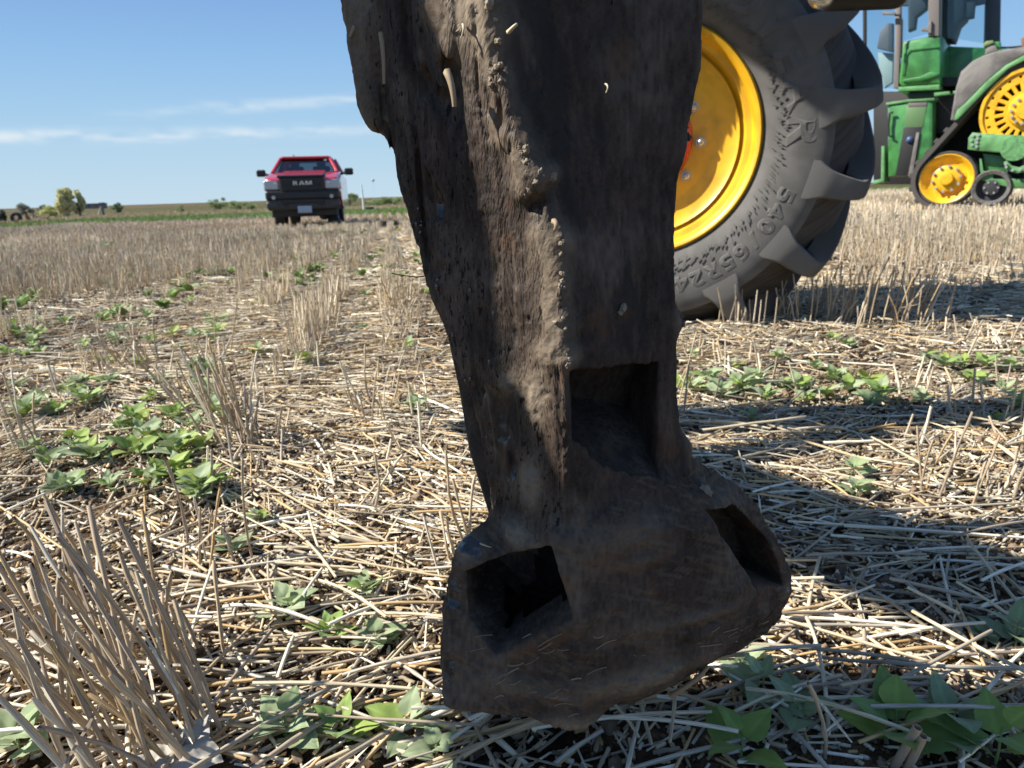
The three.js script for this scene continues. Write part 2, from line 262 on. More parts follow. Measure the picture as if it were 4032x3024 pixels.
{
  // new grass in the strip beyond the field, and dry grass behind it
  const blade = (() => { const gs = []; const r = rng(3); for (let k = 0; k < 7; k++) { const a = r() * 6.3, l = 0.5 + 0.5 * r(); gs.push(tube([V((r() - 0.5) * 0.5, 0, (r() - 0.5) * 0.5), V(Math.cos(a) * 0.22, l * 0.6, Math.sin(a) * 0.22), V(Math.cos(a) * 0.55, l, Math.sin(a) * 0.55)], (t) => 0.05 * (1.02 - t), 3, false)); } return mergeGeometries(gs); })();
  const r = rng(9), L = [], N = [];
  for (let i = 0; i < 26000; i++) { const D = lerp(33, 66, r()), x = (r() * 2 - 1) * D * 0.95; const w = fbm(x * 0.06, D * 0.06, 3, 3) * 14; if (D + w < 34 || D + w > 64 || x / D < -0.6 + 0.18 * noise3(x * 0.3, D * 0.3, 1)) continue; const s = 0.16 + 0.18 * r(), f = 0.7 + 0.6 * r(); L.push([0, V(x, terrain(x, D), -D), new THREE.Euler(0, r() * 6.3, 0), V(s * 1.5, s, s * 1.5), [0.17 * f, 0.27 * f, 0.06 * f]]); }
  scatter('new_grass', [blade], mat([1, 1, 1], 0.8), L, 'strip of fresh green grass along the far edge of the field', 'grass');
  for (let i = 0; i < 16000; i++) { const D = lerp(60, 150, r() * r()), x = (r() * 2 - 1) * D * 0.9; const s = 0.2 + 0.25 * r(), f = 0.7 + 0.6 * r(), g = fbm(x * 0.03, D * 0.03, 8, 3); N.push([0, V(x, terrain(x, D), -D), new THREE.Euler(0, r() * 6.3, 0), V(s * 2, s, s * 2), g > 0.1 ? [0.15 * f, 0.2 * f, 0.07 * f] : [0.36 * f, 0.3 * f, 0.18 * f]]); }
  scatter('dry_grass', [blade], mat([1, 1, 1], 0.9), N, 'tan dry grass of the pasture beyond the green strip', 'grass');
}
console.log('field');
// ---------------------------------------------------------------- stubble clumps near by: each a thing, each stalk a part
const S2 = 4032 / 2212;
const nearTones = [[0.56, 0.42, 0.26], [0.62, 0.48, 0.31], [0.50, 0.38, 0.25], [0.66, 0.53, 0.36], [0.46, 0.36, 0.26], [0.58, 0.40, 0.20], [0.76, 0.68, 0.52]];
const stalkMats = nearTones.map((c) => mat(c.map((v) => v * 1.05), 0.6, 0, { map: rep(noiseTex(128, 20, 0.7, 1.05, 31, 0.15, true), 1, 1) }));
const stalkGeo = [0, 1, 2].map((k) => { const r = rng(60 + k); const pts = []; const bend = [0.05, 0.28, -0.36][k]; for (let i = 0; i <= 8; i++) pts.push(V((r() - 0.5) * 0.016 + bend * (i / 8) ** 2 * (i > 5 && k === 2 ? 1.15 : 1), i / 8, (r() - 0.5) * 0.016)); const sides = 7, pos = [], idx = [], uv = []; for (let i = 0; i <= 8; i++) { const nd = i === 3 || i === 7 ? 1.25 : 1 - 0.12 * i / 8; for (let q = 0; q < sides; q++) { const f = q / sides * 6.2832; pos.push(pts[i].x * 40 + Math.cos(f) * nd, pts[i].y, pts[i].z * 40 + Math.sin(f) * nd); uv.push(q / sides * 1.5, i / 8); } } for (let i = 0; i < 8; i++) for (let q = 0; q < sides; q++) { const a = i * sides + q, b = i * sides + (q + 1) % sides; idx.push(a, a + sides, b, b, a + sides, b + sides); }
  const c = pos.length / 3; for (let q = 0; q < sides; q++) { const f = q / sides * 6.2832; pos.push(pts[8].x * 40 + Math.cos(f) * 0.55, 0.955, pts[8].z * 40 + Math.sin(f) * 0.55); uv.push(0, 0); } for (let q = 0; q < sides; q++) { const a = 8 * sides + q, b = 8 * sides + (q + 1) % sides, d = c + q, e = c + (q + 1) % sides; idx.push(a, d, b, b, d, e); }
  const g = new THREE.BufferGeometry(); g.setAttribute('position', new THREE.Float32BufferAttribute(pos, 3)); g.setAttribute('uv', new THREE.Float32BufferAttribute(uv, 2)); g.setIndex(idx); g.computeVertexNormals(); return g; });
function clump(px, py, n, h, lean, away, spread, fan, seed, label) {
  const p = ground(px * S2, py * S2), g = grp('stubble_clump', p), r = rng(seed);
  for (let i = 0; i < n; i++) {
    const m = part(g, 'stalk', pick(stalkGeo, r), pick(stalkMats, r)); const a = r() * 6.3, q = Math.sqrt(r()) * spread, ox = Math.cos(a) * q, oz = Math.sin(a) * q * 1.1;
    const rad = 0.0013 + 0.0009 * r(), k = 0.4 + 0.7 * r(); m.position.set(ox, terrain(p.x + ox, -p.z - oz) - p.y - 0.004, oz); m.scale.set(rad, h * k, rad);
    m.rotation.set(away + (r() - 0.5) * fan, r() * 6.3, -lean + (r() - 0.5) * fan, 'XZY');
  }
  for (let i = 0; i < Math.min(9, n / 4); i++) { const m = part(g, 'leaf_sheath', STRAW[3], pick(stalkMats, r)), a = r() * 6.3, q = Math.sqrt(r()) * spread; m.position.set(Math.cos(a) * q - lean * -0.03, h * (0.1 + 0.45 * r()), Math.sin(a) * q); m.scale.set(0.03 + 0.04 * r(), 0.0012, 0.0007 + 0.0006 * r()); m.rotation.set(r() * 1.5, r() * 6.3, -1.2 + 1.6 * r()); }
  return tag(g, label, 'stubble', 'stubble clumps near the camera');
}
clump(350, 1640, 44, 0.21, -0.42, -0.10, 0.052, 0.5, 1, 'large leaning clump of cut stubble in the bottom left corner');
clump(200, 1500, 26, 0.19, -0.25, -0.05, 0.05, 0.45, 2, 'upright stubble clump just behind the large leaning clump');
clump(420, 1440, 12, 0.16, -0.2, 0.0, 0.04, 0.5, 22, 'thin stubble clump right of the large leaning clump');
clump(520, 965, 34, 0.16, -0.2, -0.08, 0.05, 0.4, 3, 'dense stubble clump amid straw left of the shank');
clump(450, 880, 20, 0.15, -0.3, 0.0, 0.06, 0.5, 31, 'leaning stubble clump behind the weed patch at left');
clump(20, 985, 12, 0.17, -0.15, 0, 0.05, 0.3, 4, 'stubble clump at the left edge beside the weeds');
clump(300, 800, 22, 0.15, -0.4, 0, 0.07, 0.5, 5, 'leaning stubble clump rising from the green weed patch');
clump(460, 1215, 7, 0.14, 0.05, 0, 0.05, 0.4, 6, 'sparse stubble stalks standing behind the bottom weeds');
clump(955, 1200, 6, 0.15, -0.18, 0, 0.045, 0.3, 7, 'few tall stalks close to the left of the boot');
clump(800, 1130, 4, 0.11, 0.35, 0, 0.04, 0.3, 71, 'pair of stalks leaning right in the open straw');
clump(790, 900, 9, 0.13, -0.05, 0, 0.06, 0.35, 72, 'grey stubble tuft midway left of the shank');
clump(900, 700, 22, 0.15, 0.05, 0, 0.10, 0.45, 73, 'pale stubble tuft behind the thin black root');
clump(1480, 880, 8, 0.15, 0.05, 0, 0.07, 0.25, 8, 'thin dark stalks just right of the shank');
clump(1533, 676, 9, 0.13, -0.02, 0, 0.05, 0.35, 9, 'short bright stalks against the tyre sidewall');
clump(1640, 670, 7, 0.16, -0.12, 0, 0.1, 0.4, 91, 'dark stalks in front of the tyre lugs');
clump(1740, 688, 54, 0.17, 0.02, 0, 0.13, 0.35, 10, 'dense stubble clump at the foot of the tyre');
clump(1850, 690, 56, 0.18, 0.06, 0, 0.16, 0.4, 11, 'broad stubble clump right of the tyre in sunlight');
clump(1960, 690, 40, 0.17, 0.12, 0, 0.12, 0.45, 12, 'stubble clump leaning right beside the tyre shadow');
clump(1900, 610, 70, 0.19, 0.0, 0, 0.2, 0.3, 13, 'grey stubble row behind the tyre on the right');
clump(2010, 1068, 5, 0.13, 0.04, 0, 0.02, 0.45, 14, 'bunch of stalks standing in the dark shadow at right');
clump(2105, 1090, 3, 0.13, 0.1, 0, 0.02, 0.2, 15, 'two stalks near the right edge of the shadow');
clump(1785, 1640, 1, 0.19, -0.05, 0.05, 0.002, 0.02, 16, 'single broken stalk standing at the bottom right');
{ // two hollow stubs that point up at the lens
  const g = grp('cut_stub_pair', ground(1940 * S2, 1655 * S2)); const m = mat([0.42, 0.32, 0.22], 0.65);
  for (const [x, z, h, t] of [[-0.004, 0, 0.052, -0.12], [0.004, 0.003, 0.045, -0.05]]) { const q = part(g, 'stalk', new THREE.LatheGeometry([[0.0031, 0], [0.0034, h * 0.5], [0.0032, h], [0.0024, h + 0.0006], [0.0021, h - 0.012], [0.0002, h - 0.013]].map((p) => new THREE.Vector2(...p)), 14), m); q.position.set(x, -0.004, z); q.rotation.set(0.25, 0, t); }
  tag(g, 'two hollow cut stubs with open round ends at bottom right', 'stubble');
}
{ // loose straws that stand out one by one: [x0, y0, x1, y1] in the survey picture, lift of the two ends
  const lm = strawTones.map((c) => mat(c.map((v) => v * 1.08), 0.55, 0, { map: rep(noiseTex(128, 16, 0.72, 1.05, 35, 0.2, true), 1, 2) }));
  const named = [[860, 1458, 960, 1530, 'white straw bent under the lower left of the boot'], [940, 1520, 700, 1760, 'long pale straw running from the boot to the bottom edge'], [810, 1390, 700, 1600, 'pale straw leaning between the weeds at bottom centre'], [670, 1140, 715, 1260, 'short white straw standing in front of the round leafed weed'], [560, 1060, 900, 1240, 'long brown straw slanting down towards the boot'], [0, 1110, 250, 1290, 'bright white straw slanting across the far left'], [470, 1240, 400, 1480, 'broken white straw against the big leaning clump'], [1430, 960, 1640, 1000, 'straw in shadow just right of the shank'], [1880, 960, 2080, 1080, 'pale straw crossing the shadow at right'], [1560, 1000, 1820, 1120, 'long straw slanting through the shadow'], [1620, 1370, 2200, 1500, 'long grey straw across the shadow at lower right'], [1780, 1290, 2030, 1500, 'thick straw lying diagonally in the right shadow'], [2060, 1330, 2120, 1480, 'flattened pale straw near the right weeds'], [1500, 1450, 1700, 1560, 'golden straw below the right tip of the boot'], [1270, 1500, 1380, 1620, 'thick golden straw under the boot bottom'], [1000, 1640, 1130, 1500, 'pale straw right under the boot lip'], [620, 1340, 920, 1300, 'thin straw lying across the bottom weeds'], [160, 1130, 560, 1000, 'long straw in front of the dense clump'], [500, 1420, 760, 1400, 'brown straw lying level at bottom left'], [1700, 1150, 2212, 1180, 'thin straw lying level right of the boot'], [1980, 1010, 1700, 1250, 'straw leaning into the light strip at right'], [2060, 760, 1760, 700, 'long pale straw lying behind the right weeds'], [1510, 780, 1640, 830, 'pale straw bundle right of the shank']];
  named.forEach(([a, b, c, d, label], i) => { const p = ground(a * S2, b * S2), q = ground(c * S2, d * S2); const r = rng(200 + i); p.y += 0.008 + 0.02 * r(); q.y += 0.004 + 0.015 * r(); const mid = p.clone().lerp(q, 0.5); mid.y += 0.004 * r(); mid.x += (r() - 0.5) * 0.012; const o = p.clone(); const g = tube(bez(p.sub(o), mid.clone().sub(o), q.clone().sub(o), 8), (t) => (Math.abs(t - 0.37) < 0.07 ? 1.2 : 1) * (0.0013 + 0.0004 * r()), 8); const m = solo('straw', g, pick(lm, r)); m.position.copy(o); tag(m, label, 'straw', 'loose straws that stand out'); });
  // many more near ones, alike
  const r = rng(91); const geo = [0, 1, 2].map((k) => { const q = rng(300 + k); return tube(bez(V(-0.5, 0, 0), V((q() - 0.5) * 0.2, 0.05 * k, (q() - 0.5) * 0.14), V(0.5, 0, 0), 7), (t) => (Math.abs(t - 0.3) < 0.08 ? 1.15 : 1) * 0.016, 7); });
  for (let i = 0; i < 150; i++) { const px = r() * 4032, py = lerp(1950, 3020, Math.sqrt(r())), p = ground(px, py), m = solo('straw', pick(geo, r), pick(lm, r)), s = 0.09 + 0.10 * r(); m.scale.set(s, 0.09 + 0.03 * r(), 0.09 + 0.03 * r()); m.position.copy(p).add(V(0, 0.006 + 0.022 * r(), 0)); m.rotation.set(0, r() < 0.5 ? (r() - 0.5) * 0.9 : r() * 3.14, (r() - 0.5) * 0.24, 'YXZ'); tag(m, 'pale cut straw lying loose on top of the litter', 'straw', 'loose straws on top of the litter'); }
}
// ---------------------------------------------------------------- weeds
const leafGeo = [0, 1, 2, 3].map((k) => { // an ovate leaf, folded along its midrib and curled: x across, z along, y up
  const n = 12, m = 4, pos = [], idx = [], r = rng(500 + k), wmax = [0.36, 0.44, 0.3, 0.4][k];
  for (let i = 0; i <= n; i++) { const t = i / n; const w0 = wmax * Math.pow(Math.sin(Math.PI * Math.pow(t, 0.62)), 0.85) * (1 - 0.25 * t) + 0.012, w = w0 * (1 + (i % 2 ? 0.035 : -0.025)); for (let j = -m; j <= m; j++) { const s = j / m; pos.push(s * w, 0.10 * Math.abs(s) * w * 2.2 * (1 - 0.4 * t) + (k === 1 ? -0.34 : -0.2) * t * t + 0.12 * t + 0.014 * Math.sin(t * 9 + s * 3 + k) + (Math.abs(s) === 1 ? 0.018 * (r() - 0.5) : 0), t); } }
  const q = 2 * m + 1; for (let i = 0; i < n; i++) for (let j = 0; j < q - 1; j++) { const a = i * q + j; idx.push(a, a + q, a + 1, a + 1, a + q, a + q + 1); }
  const g = new THREE.BufferGeometry(); g.setAttribute('position', new THREE.Float32BufferAttribute(pos, 3)); g.setIndex(idx); g.computeVertexNormals();
  const col = []; for (let i = 0; i <= n; i++) for (let j = -m; j <= m; j++) { const v = j === 0 ? 1.22 : 0.94 + 0.12 * r(); col.push(v, v, v * 0.97); } g.setAttribute('color', new THREE.Float32BufferAttribute(col, 3)); return g; });
const leafMat = (c) => mat(c, 0.72, 0, { vertexColors: true, transmission: 0.28, thickness: 0, side: THREE.DoubleSide, specularIntensity: 0.6 });
const leafMats = { grey: [[0.28, 0.35, 0.19], [0.32, 0.385, 0.225], [0.25, 0.32, 0.16]].map(leafMat), green: [[0.24, 0.34, 0.08], [0.29, 0.38, 0.08], [0.20, 0.30, 0.085]].map(leafMat) };
const stemGeo = tube([V(0, 0, 0), V(0.02, 0.4, 0.01), V(0, 1, 0)], (t) => 0.05 - 0.02 * t, 6), stemMat = mat([0.2, 0.26, 0.09], 0.7);
function weed(px, py, size, seed, label, tone = 'mix', lie = 0.5, group) {
  const g = grp('broadleaf_weed', ground(px * S2, py * S2)), r = rng(seed * 17 + 3), n = 5 + Math.floor(r() * 4), h = size * (0.35 + 0.3 * r());
  const st = part(g, 'stem', stemGeo, stemMat); st.scale.set(size * 0.45, h, size * 0.45);
  let a = r() * 6.3;
  for (let i = 0; i < n; i++) {
    const t = i / (n - 1 || 1), which = tone === 'mix' ? (r() < 0.62 ? 'grey' : 'green') : tone, l = part(g, 'leaf', pick(leafGeo, r), pick(leafMats[which], r)), s = size * (0.85 - 0.35 * t) * (0.8 + 0.4 * r()); a += Math.PI * (i % 2 ? 1 : 0.5) + (r() - 0.5) * 0.7;
    const y = h * (0.25 + 0.75 * t), el = lerp(lie, 1.0, t * 0.8) + (r() - 0.5) * 0.4, off = size * 0.10; l.position.set(Math.sin(a) * off, y, Math.cos(a) * off); l.rotation.set(-el * 0.75, a, (r() - 0.5) * 0.6, 'YXZ'); l.scale.set(s, s, s);
    const pt = part(g, 'leaf_stalk', stemGeo, stemMat); pt.position.set(0, y - size * 0.06, 0); pt.scale.set(size * 0.22, off * 1.2, size * 0.22); pt.rotation.set(1.05, a, 0, 'YXZ');
  }
  return tag(g, label, 'weed', group || 'broadleaf weeds growing in the stubble');
}
const W1 = [[625, 1330, 0.05, 'round leafed grey green weed in front of the bottom straws', 'grey'], [715, 1385, 0.034, 'small weed with one bright yellow green leaf left of the boot', 'green'], [790, 1290, 0.036, 'weed with upright leaf just left of the boot side'], [815, 1395, 0.038, 'grey green weed low beside the boot left wall', 'grey'], [620, 1600, 0.045, 'low weed at the bottom edge left of centre', 'grey'], [740, 1600, 0.045, 'curled yellow green weed at bottom centre', 'green'], [880, 1590, 0.045, 'dull weed half under pale straw below the boot'], [945, 1640, 0.035, 'narrow leaf weed right under the boot left corner', 'grey'], [45, 1625, 0.05, 'toothed weed in the bottom left corner beside the clump', 'grey'], [500, 1200, 0.04, 'faded weed behind the large leaning clump', 'grey'], [560, 1130, 0.03, 'small weed amid brown straw left of centre'],
  [1645, 1520, 0.05, 'toothed grey green weed below the right tip of the boot', 'grey'], [1720, 1560, 0.05, 'weed with wide leaves beside the single broken stalk', 'grey'], [1600, 1640, 0.05, 'yellow green weed at the bottom right of the boot', 'green'], [1610, 1450, 0.035, 'weed tucked under the right edge of the boot', 'grey'], [1930, 1600, 0.065, 'large leafy weed behind the two hollow stubs', 'green'], [2050, 1590, 0.06, 'dark round leafed weed in the shadow bottom right', 'grey'], [2150, 1650, 0.06, 'big leaves of weed in the bottom right corner', 'green'], [2190, 1400, 0.045, 'weed half in shade at the right edge', 'grey'], [2120, 1385, 0.03, 'small weed with three round leaves right edge', 'grey'], [1845, 1030, 0.045, 'weed standing in the dark shadow right of the shank', 'grey'], [1850, 1075, 0.04, 'lower weed in the shadow with drooping leaf', 'grey'], [2150, 920, 0.05, 'weed in sunlight between the two shadows at right'], [2200, 890, 0.05, 'tall weed at the right edge above the shadow'], [1625, 915, 0.045, 'shaded weed at the upper rim of the shadow', 'grey'], [1990, 870, 0.045, 'dark weed silhouetted on the shadow edge', 'grey']];
W1.forEach(([x, y, s, l, t], i) => weed(x, y, s * 0.92, i + 1, l, t || 'mix'));
const patchR = rng(700); const lush = Array.from({ length: 44 }, () => [12 + 500 * patchR(), 610 + 480 * patchR()]);
for (const [label, group, pts] of [
  ['green weed in the left patch', 'weeds of the left patch', [[30, 715], [80, 700], [140, 705], [220, 700], [260, 720], [300, 710], [330, 745], [250, 745], [40, 840], [90, 870], [140, 850], [180, 880], [60, 900], [120, 900], [290, 925], [340, 950], [380, 1000], [290, 990], [240, 1060], [140, 1070], [320, 1060], [380, 1040], [200, 1000], [110, 1010], [440, 1060], [180, 760], [90, 770], [20, 770], [300, 790], [360, 670], [420, 1080], [160, 950], [70, 980], ...lush]],
  ['small weed between tyre and shadow', 'weeds between tyre and shadow', [[1490, 850], [1530, 830], [1560, 860], [1600, 850], [1640, 830], [1690, 840], [1720, 850], [1760, 800], [1800, 830], [1830, 850], [1870, 840], [1780, 860], [1740, 870], [1880, 880], [1650, 870], [2000, 780], [2040, 800], [2080, 795], [2130, 800], [2180, 800], [2210, 780], [1800, 740], [1830, 750], [1680, 780], [1500, 780], [1580, 800], [1900, 870], [2100, 830], [2170, 850]]],
  ['lone weed left of the shank', 'lone weeds left of the shank', [[560, 770], [660, 790], [780, 715], [900, 890], [880, 760], [790, 640], [560, 660], [640, 640], [700, 620], [600, 590], [480, 700], [420, 650], [500, 620], [920, 640], [750, 560], [860, 600], [660, 720]]]])
{
  const ord = ['first', 'second', 'third', 'fourth', 'fifth', 'sixth', 'seventh', 'eighth', 'ninth', 'tenth', 'eleventh', 'twelfth', 'thirteenth', 'fourteenth', 'fifteenth'], per = Math.ceil(pts.length / Math.ceil(pts.length / 11));
  const rows = [...pts].sort((a, b) => b[1] - a[1]); const named = []; for (let k = 0; k * per < rows.length; k++) rows.slice(k * per, k * per + per).sort((a, b) => a[0] - b[0]).forEach((p, j) => named.push([...p, `${label}, ${ord[j]} from left in row ${['one', 'two', 'three', 'four', 'five', 'six', 'seven', 'eight'][k]} from front`]));
  named.forEach(([x, y, label], i) => weed(x, y, 0.036 + 0.028 * patchR(), 900 + i + pts.length * 50, label, group.includes('left patch') ? (patchR() < 0.3 ? 'green' : 'mix') : 'mix', 0.6, group));
}
{ // weeds too small and many to count farther off
  const gs = []; const r = rng(41); for (let i = 0; i < 7; i++) { const g = leafGeo[i % 4].clone(); g.scale(0.7, 0.7, 0.7); g.rotateX(-0.5 - 0.4 * r()); g.translate(0, 0.15 + 0.2 * r(), 0.05); g.rotateY(i * 2.1 + r()); gs.push(g); } const plant = mergeGeometries(gs); const L = [];
  for (const [d0, d1, n, s] of [[2.6, 9, 1100, 0.08], [9, 24, 2600, 0.12]]) for (let i = 0; i < n; i++) { const [x, D] = wedge(r, d0, d1); if (fbm(x * 0.55, D * 0.4, 5, 2) < 0.04 || tyreSpot(x, D)) continue; const q = s * (0.5 + 0.7 * r()), f = 0.8 + 0.5 * r(); L.push([0, V(x, terrain(x, D), -D), new THREE.Euler(0, r() * 6.3, 0), V(q, q * 0.9, q), [0.22 * f, 0.31 * f, 0.1 * f]]); }
  scatter('distant_weed', [plant], leafMat([1, 1, 1]), L, 'small green weeds scattered through the far stubble', 'weeds');
}
{ // a crumpled pale scrap at the foot of the clump
  const g = new THREE.PlaneGeometry(0.055, 0.042, 40, 30), p = g.attributes.position; for (let i = 0; i < p.count; i++) { const x = p.getX(i), y = p.getY(i), f = 1 + 0.16 * noise3(x * 90, y * 90, 3); p.setXYZ(i, x * f, 0.006 * Math.abs(noise3(x * 70, y * 70, 1)) + 0.0025 * fbm(x * 200, y * 200, 2, 3) + 0.006 * Math.cos(x * 40) , y * f); } g.computeVertexNormals();
  const m = solo('paper_scrap', g, mat([0.45, 0.42, 0.36], 0.8, 0, { side: THREE.DoubleSide, transmission: 0.25, thickness: 0 })); m.position.copy(ground(400 * S2, 1652 * S2)).add(V(0, 0.008, 0.006)); m.rotation.set(0.35, 0.6, 0); tag(m, 'crumpled pale grey scrap of paper at the foot of the clump', 'paper scrap');
}
console.log('plants');
// ---------------------------------------------------------------- the muddy shank and its boot: a field of distances, meshed with surface nets
function edge(list) { const q = list.map(([x, y, D]) => at(x, y, D)).sort((a, b) => a.y - b.y); return (Y) => { let i = 0; while (i < q.length - 2 && q[i + 1].y < Y) i++; const t = clamp((Y - q[i].y) / (q[i + 1].y - q[i].y), i === 0 ? -0.3 : 0, i === q.length - 2 ? 3 : 1); return [lerp(q[i].x, q[i + 1].x, t), lerp(-q[i].z, -q[i + 1].z, t)]; }; }
const eL = [[1385, -300, 0.50], [1405, 0, 0.498], [1440, 200, 0.495], [1485, 400, 0.49], [1535, 560, 0.486], [1580, 700, 0.482], [1640, 900, 0.477], [1700, 1130, 0.47], [1760, 1290, 0.466], [1800, 1404, 0.463], [1856, 1540, 0.46], [1925, 1784, 0.455], [1957, 2039, 0.45]];
const eC = [[1905, -300, 0.43], [1930, 0, 0.427], [1965, 200, 0.424], [2010, 480, 0.42], [2060, 570, 0.417], [2100, 680, 0.415], [2150, 830, 0.412], [2195, 950, 0.41], [2212, 1100, 0.408], [2218, 1250, 0.406], [2222, 1440, 0.404], [2222, 1900, 0.402], [2215, 2100, 0.40]];
const eR = [[2752, -300, 0.475], [2742, 0, 0.472], [2742, 170, 0.47], [2715, 350, 0.468], [2685, 530, 0.466], [2642, 730, 0.464], [2630, 900, 0.462], [2636, 1130, 0.46], [2645, 1300, 0.458], [2650, 1500, 0.456], [2662, 1720, 0.455], [2690, 1900, 0.455]];
const back = (e, dx, dD) => e.map(([x, y, D]) => [x + dx, y, D + dD]);
const upE = [eL, eC, eR, back(eR, -60, 0.062), back(eL, 60, 0.036)].map(edge);
const bL = [[1950, 2030, 0.455], [1850, 2120, 0.447], [1803, 2200, 0.441], [1762, 2400, 0.433], [1742, 2640, 0.424], [1760, 2800, 0.413], [1795, 2845, 0.409]];
const bl = [[2200, 1990, 0.412], [2200, 2110, 0.397], [2270, 2430, 0.394], [2252, 2700, 0.394], [2300, 2885, 0.398]];
const br = [[2640, 1950, 0.43], [2790, 2050, 0.427], [2920, 2330, 0.428], [2820, 2560, 0.432], [2650, 2690, 0.436]];
const bR = [[2690, 1780, 0.466], [2780, 1845, 0.482], [2880, 1905, 0.49], [2980, 1995, 0.496], [3040, 2115, 0.50], [3092, 2245, 0.50], [3106, 2325, 0.50], [3062, 2418, 0.50]];
const boE = [bL, bl, br, bR, back(bR, -120, 0.045), back(bL, 120, 0.08)].map(edge);
const YBOT = at(2300, 2885, 0.398).y, YTOP = at(2200, 1960, 0.41).y;
const imgX = (e, py) => { let i = 0; while (i < e.length - 2 && e[i + 1][1] < py) i++; const t = (py - e[i][1]) / (e[i + 1][1] - e[i][1]); return [lerp(e[i][0], e[i + 1][0], t), lerp(e[i][2], e[i + 1][2], t)]; };
function onShank(px, py) { const l = imgX(eL, py), c = imgX(eC, py), r = imgX(eR, py); return at(px, py, px < c[0] ? lerp(l[1], c[1], (px - l[0]) / (c[0] - l[0])) : lerp(c[1], r[1], (px - c[0]) / (r[0] - c[0]))); }
function onBoot(px, py) { const l = imgX(bL, py), c = imgX(bl, py), d = imgX(br, py), r = imgX(bR, py); return at(px, py, px < c[0] ? lerp(l[1], c[1], (px - l[0]) / (c[0] - l[0])) : px < d[0] ? lerp(c[1], d[1], (px - c[0]) / (d[0] - c[0])) : lerp(d[1], r[1], (px - d[0]) / (r[0] - d[0]))); }
// holes: prisms cut inwards from corners on the surface
function prism(c, dir, before, depth) { const d = dir.normalize(), mid = c.reduce((a, b) => a.add(b), V(0, 0, 0)).multiplyScalar(1 / c.length), pl = c.map((p, i) => { const n = c[(i + 1) % c.length].clone().sub(p).cross(d).normalize(); if (n.dot(mid.clone().sub(p)) > 0) n.negate(); return [n, n.dot(p)]; }); const m = d.dot(mid); return (x, y, z) => { let v = -9; for (const [n, k] of pl) v = Math.max(v, n.x * x + n.y * y + n.z * z - k); const t = d.x * x + d.y * y + d.z * z - m; return Math.max(v, -before - t, t - depth); }; }
const holeUp = prism([onShank(2242, 1452), onShank(2588, 1428), onShank(2578, 1850), onShank(2258, 1880)], V(-0.16, 0.40, -0.90), 0.016, 0.062);
const holeL = prism([onBoot(1842, 2236), onBoot(2180, 2138), onBoot(2262, 2426), onBoot(1956, 2570), onBoot(1846, 2415)], V(0.26, 0.02, -0.96), 0.03, 0.08);
const holeR = prism([onBoot(2745, 2005), onBoot(2868, 1978), onBoot(3012, 2115), onBoot(3074, 2300), onBoot(2935, 2330), onBoot(2830, 2100)], V(-0.46, 0.0, -0.88), 0.03, 0.048);
// lumps (h above 0, metres) and grooves (h below 0): [px, py, half width px, half height px, h, boot?]
const lumps = [];
const PXM = 0.46 / 2800;
const lump = (px, py, w, h, d, mud = 1, boot = 0) => { const p = boot ? onBoot(px, py) : onShank(px, py); const f = { p, r: w * PXM, ry: h * PXM, h: d, mud }; lumps.push(f); };
[[1400, 60, 60, 170, 0.006], [1440, 200, 60, 190, 0.012], [1470, 60, 45, 120, 0.006], [1455, 390, 50, 95, 0.013], [1480, 450, 45, 60, 0.008], [1560, 250, 16, 200, 0.004], [1590, 340, 28, 85, 0.007], [1740, 40, 70, 60, 0.012], [1790, 120, 60, 90, 0.013], [1815, 195, 28, 26, 0.008], [1700, 25, 40, 30, 0.006], [1900, 40, 70, 110, 0.008], [1940, 150, 40, 60, 0.005], [1935, 250, 34, 80, 0.007], [1965, 320, 30, 40, 0.006], [2010, 420, 20, 100, 0.006], [2050, 500, 22, 50, 0.009], [2010, 545, 40, 35, 0.008], [2065, 620, 44, 62, 0.010], [2110, 690, 50, 34, 0.013], [2150, 680, 34, 24, 0.010], [2085, 745, 50, 34, 0.009], [2180, 850, 14, 44, 0.006], [2165, 940, 52, 62, 0.008], [2205, 960, 34, 34, 0.010], [2190, 1060, 40, 70, 0.007], [2215, 1130, 22, 40, 0.006], [2180, 1200, 44, 70, 0.006], [2205, 1290, 40, 50, 0.006], [2190, 1390, 60, 50, 0.008], [2240, 1400, 30, 26, 0.006], [2660, 1270, 30, 46, 0.008], [2636, 900, 14, 30, 0.004], [2440, 1212, 17, 25, 0.009], [2700, 1760, 30, 60, 0.008], [2020, 1500, 60, 50, 0.003], [1780, 1560, 20, 80, 0.002], [2130, 1560, 60, 120, 0.005], [2110, 1900, 70, 110, 0.005], [2680, 560, 14, 40, 0.003], [2740, 250, 16, 50, 0.004], [1385, 30, 24, 60, 0.007], [1950, 480, 26, 60, 0.003]].forEach((a) => lump(a[0], a[1], a[2], a[3], a[4] * (a[1] < 800 ? 1.45 : 1.25)));
[[1470, 240, 22, 80, -0.016], [1512, 420, 14, 60, -0.010], [1630, 240, 22, 140, -0.010], [1620, 60, 30, 90, -0.005], [1800, 330, 22, 120, -0.016], [1770, 250, 26, 60, -0.010], [1690, 330, 34, 44, -0.008], [1740, 400, 40, 40, -0.005], [1815, 40, 22, 30, -0.016], [1990, 470, 12, 80, -0.011], [2025, 580, 12, 60, -0.011], [1700, 720, 24, 60, -0.004], [1735, 800, 26, 50, -0.005], [1960, 1060, 24, 70, -0.003], [2115, 780, 26, 60, -0.008], [1660, 640, 12, 120, -0.003], [1820, 640, 8, 120, -0.003], [1860, 1720, 14, 110, -0.006], [1990, 1640, 40, 120, -0.004], [2030, 1800, 24, 90, -0.005]].forEach((a) => lump(a[0], a[1], a[2], a[3], a[4] * 1.5, 0));
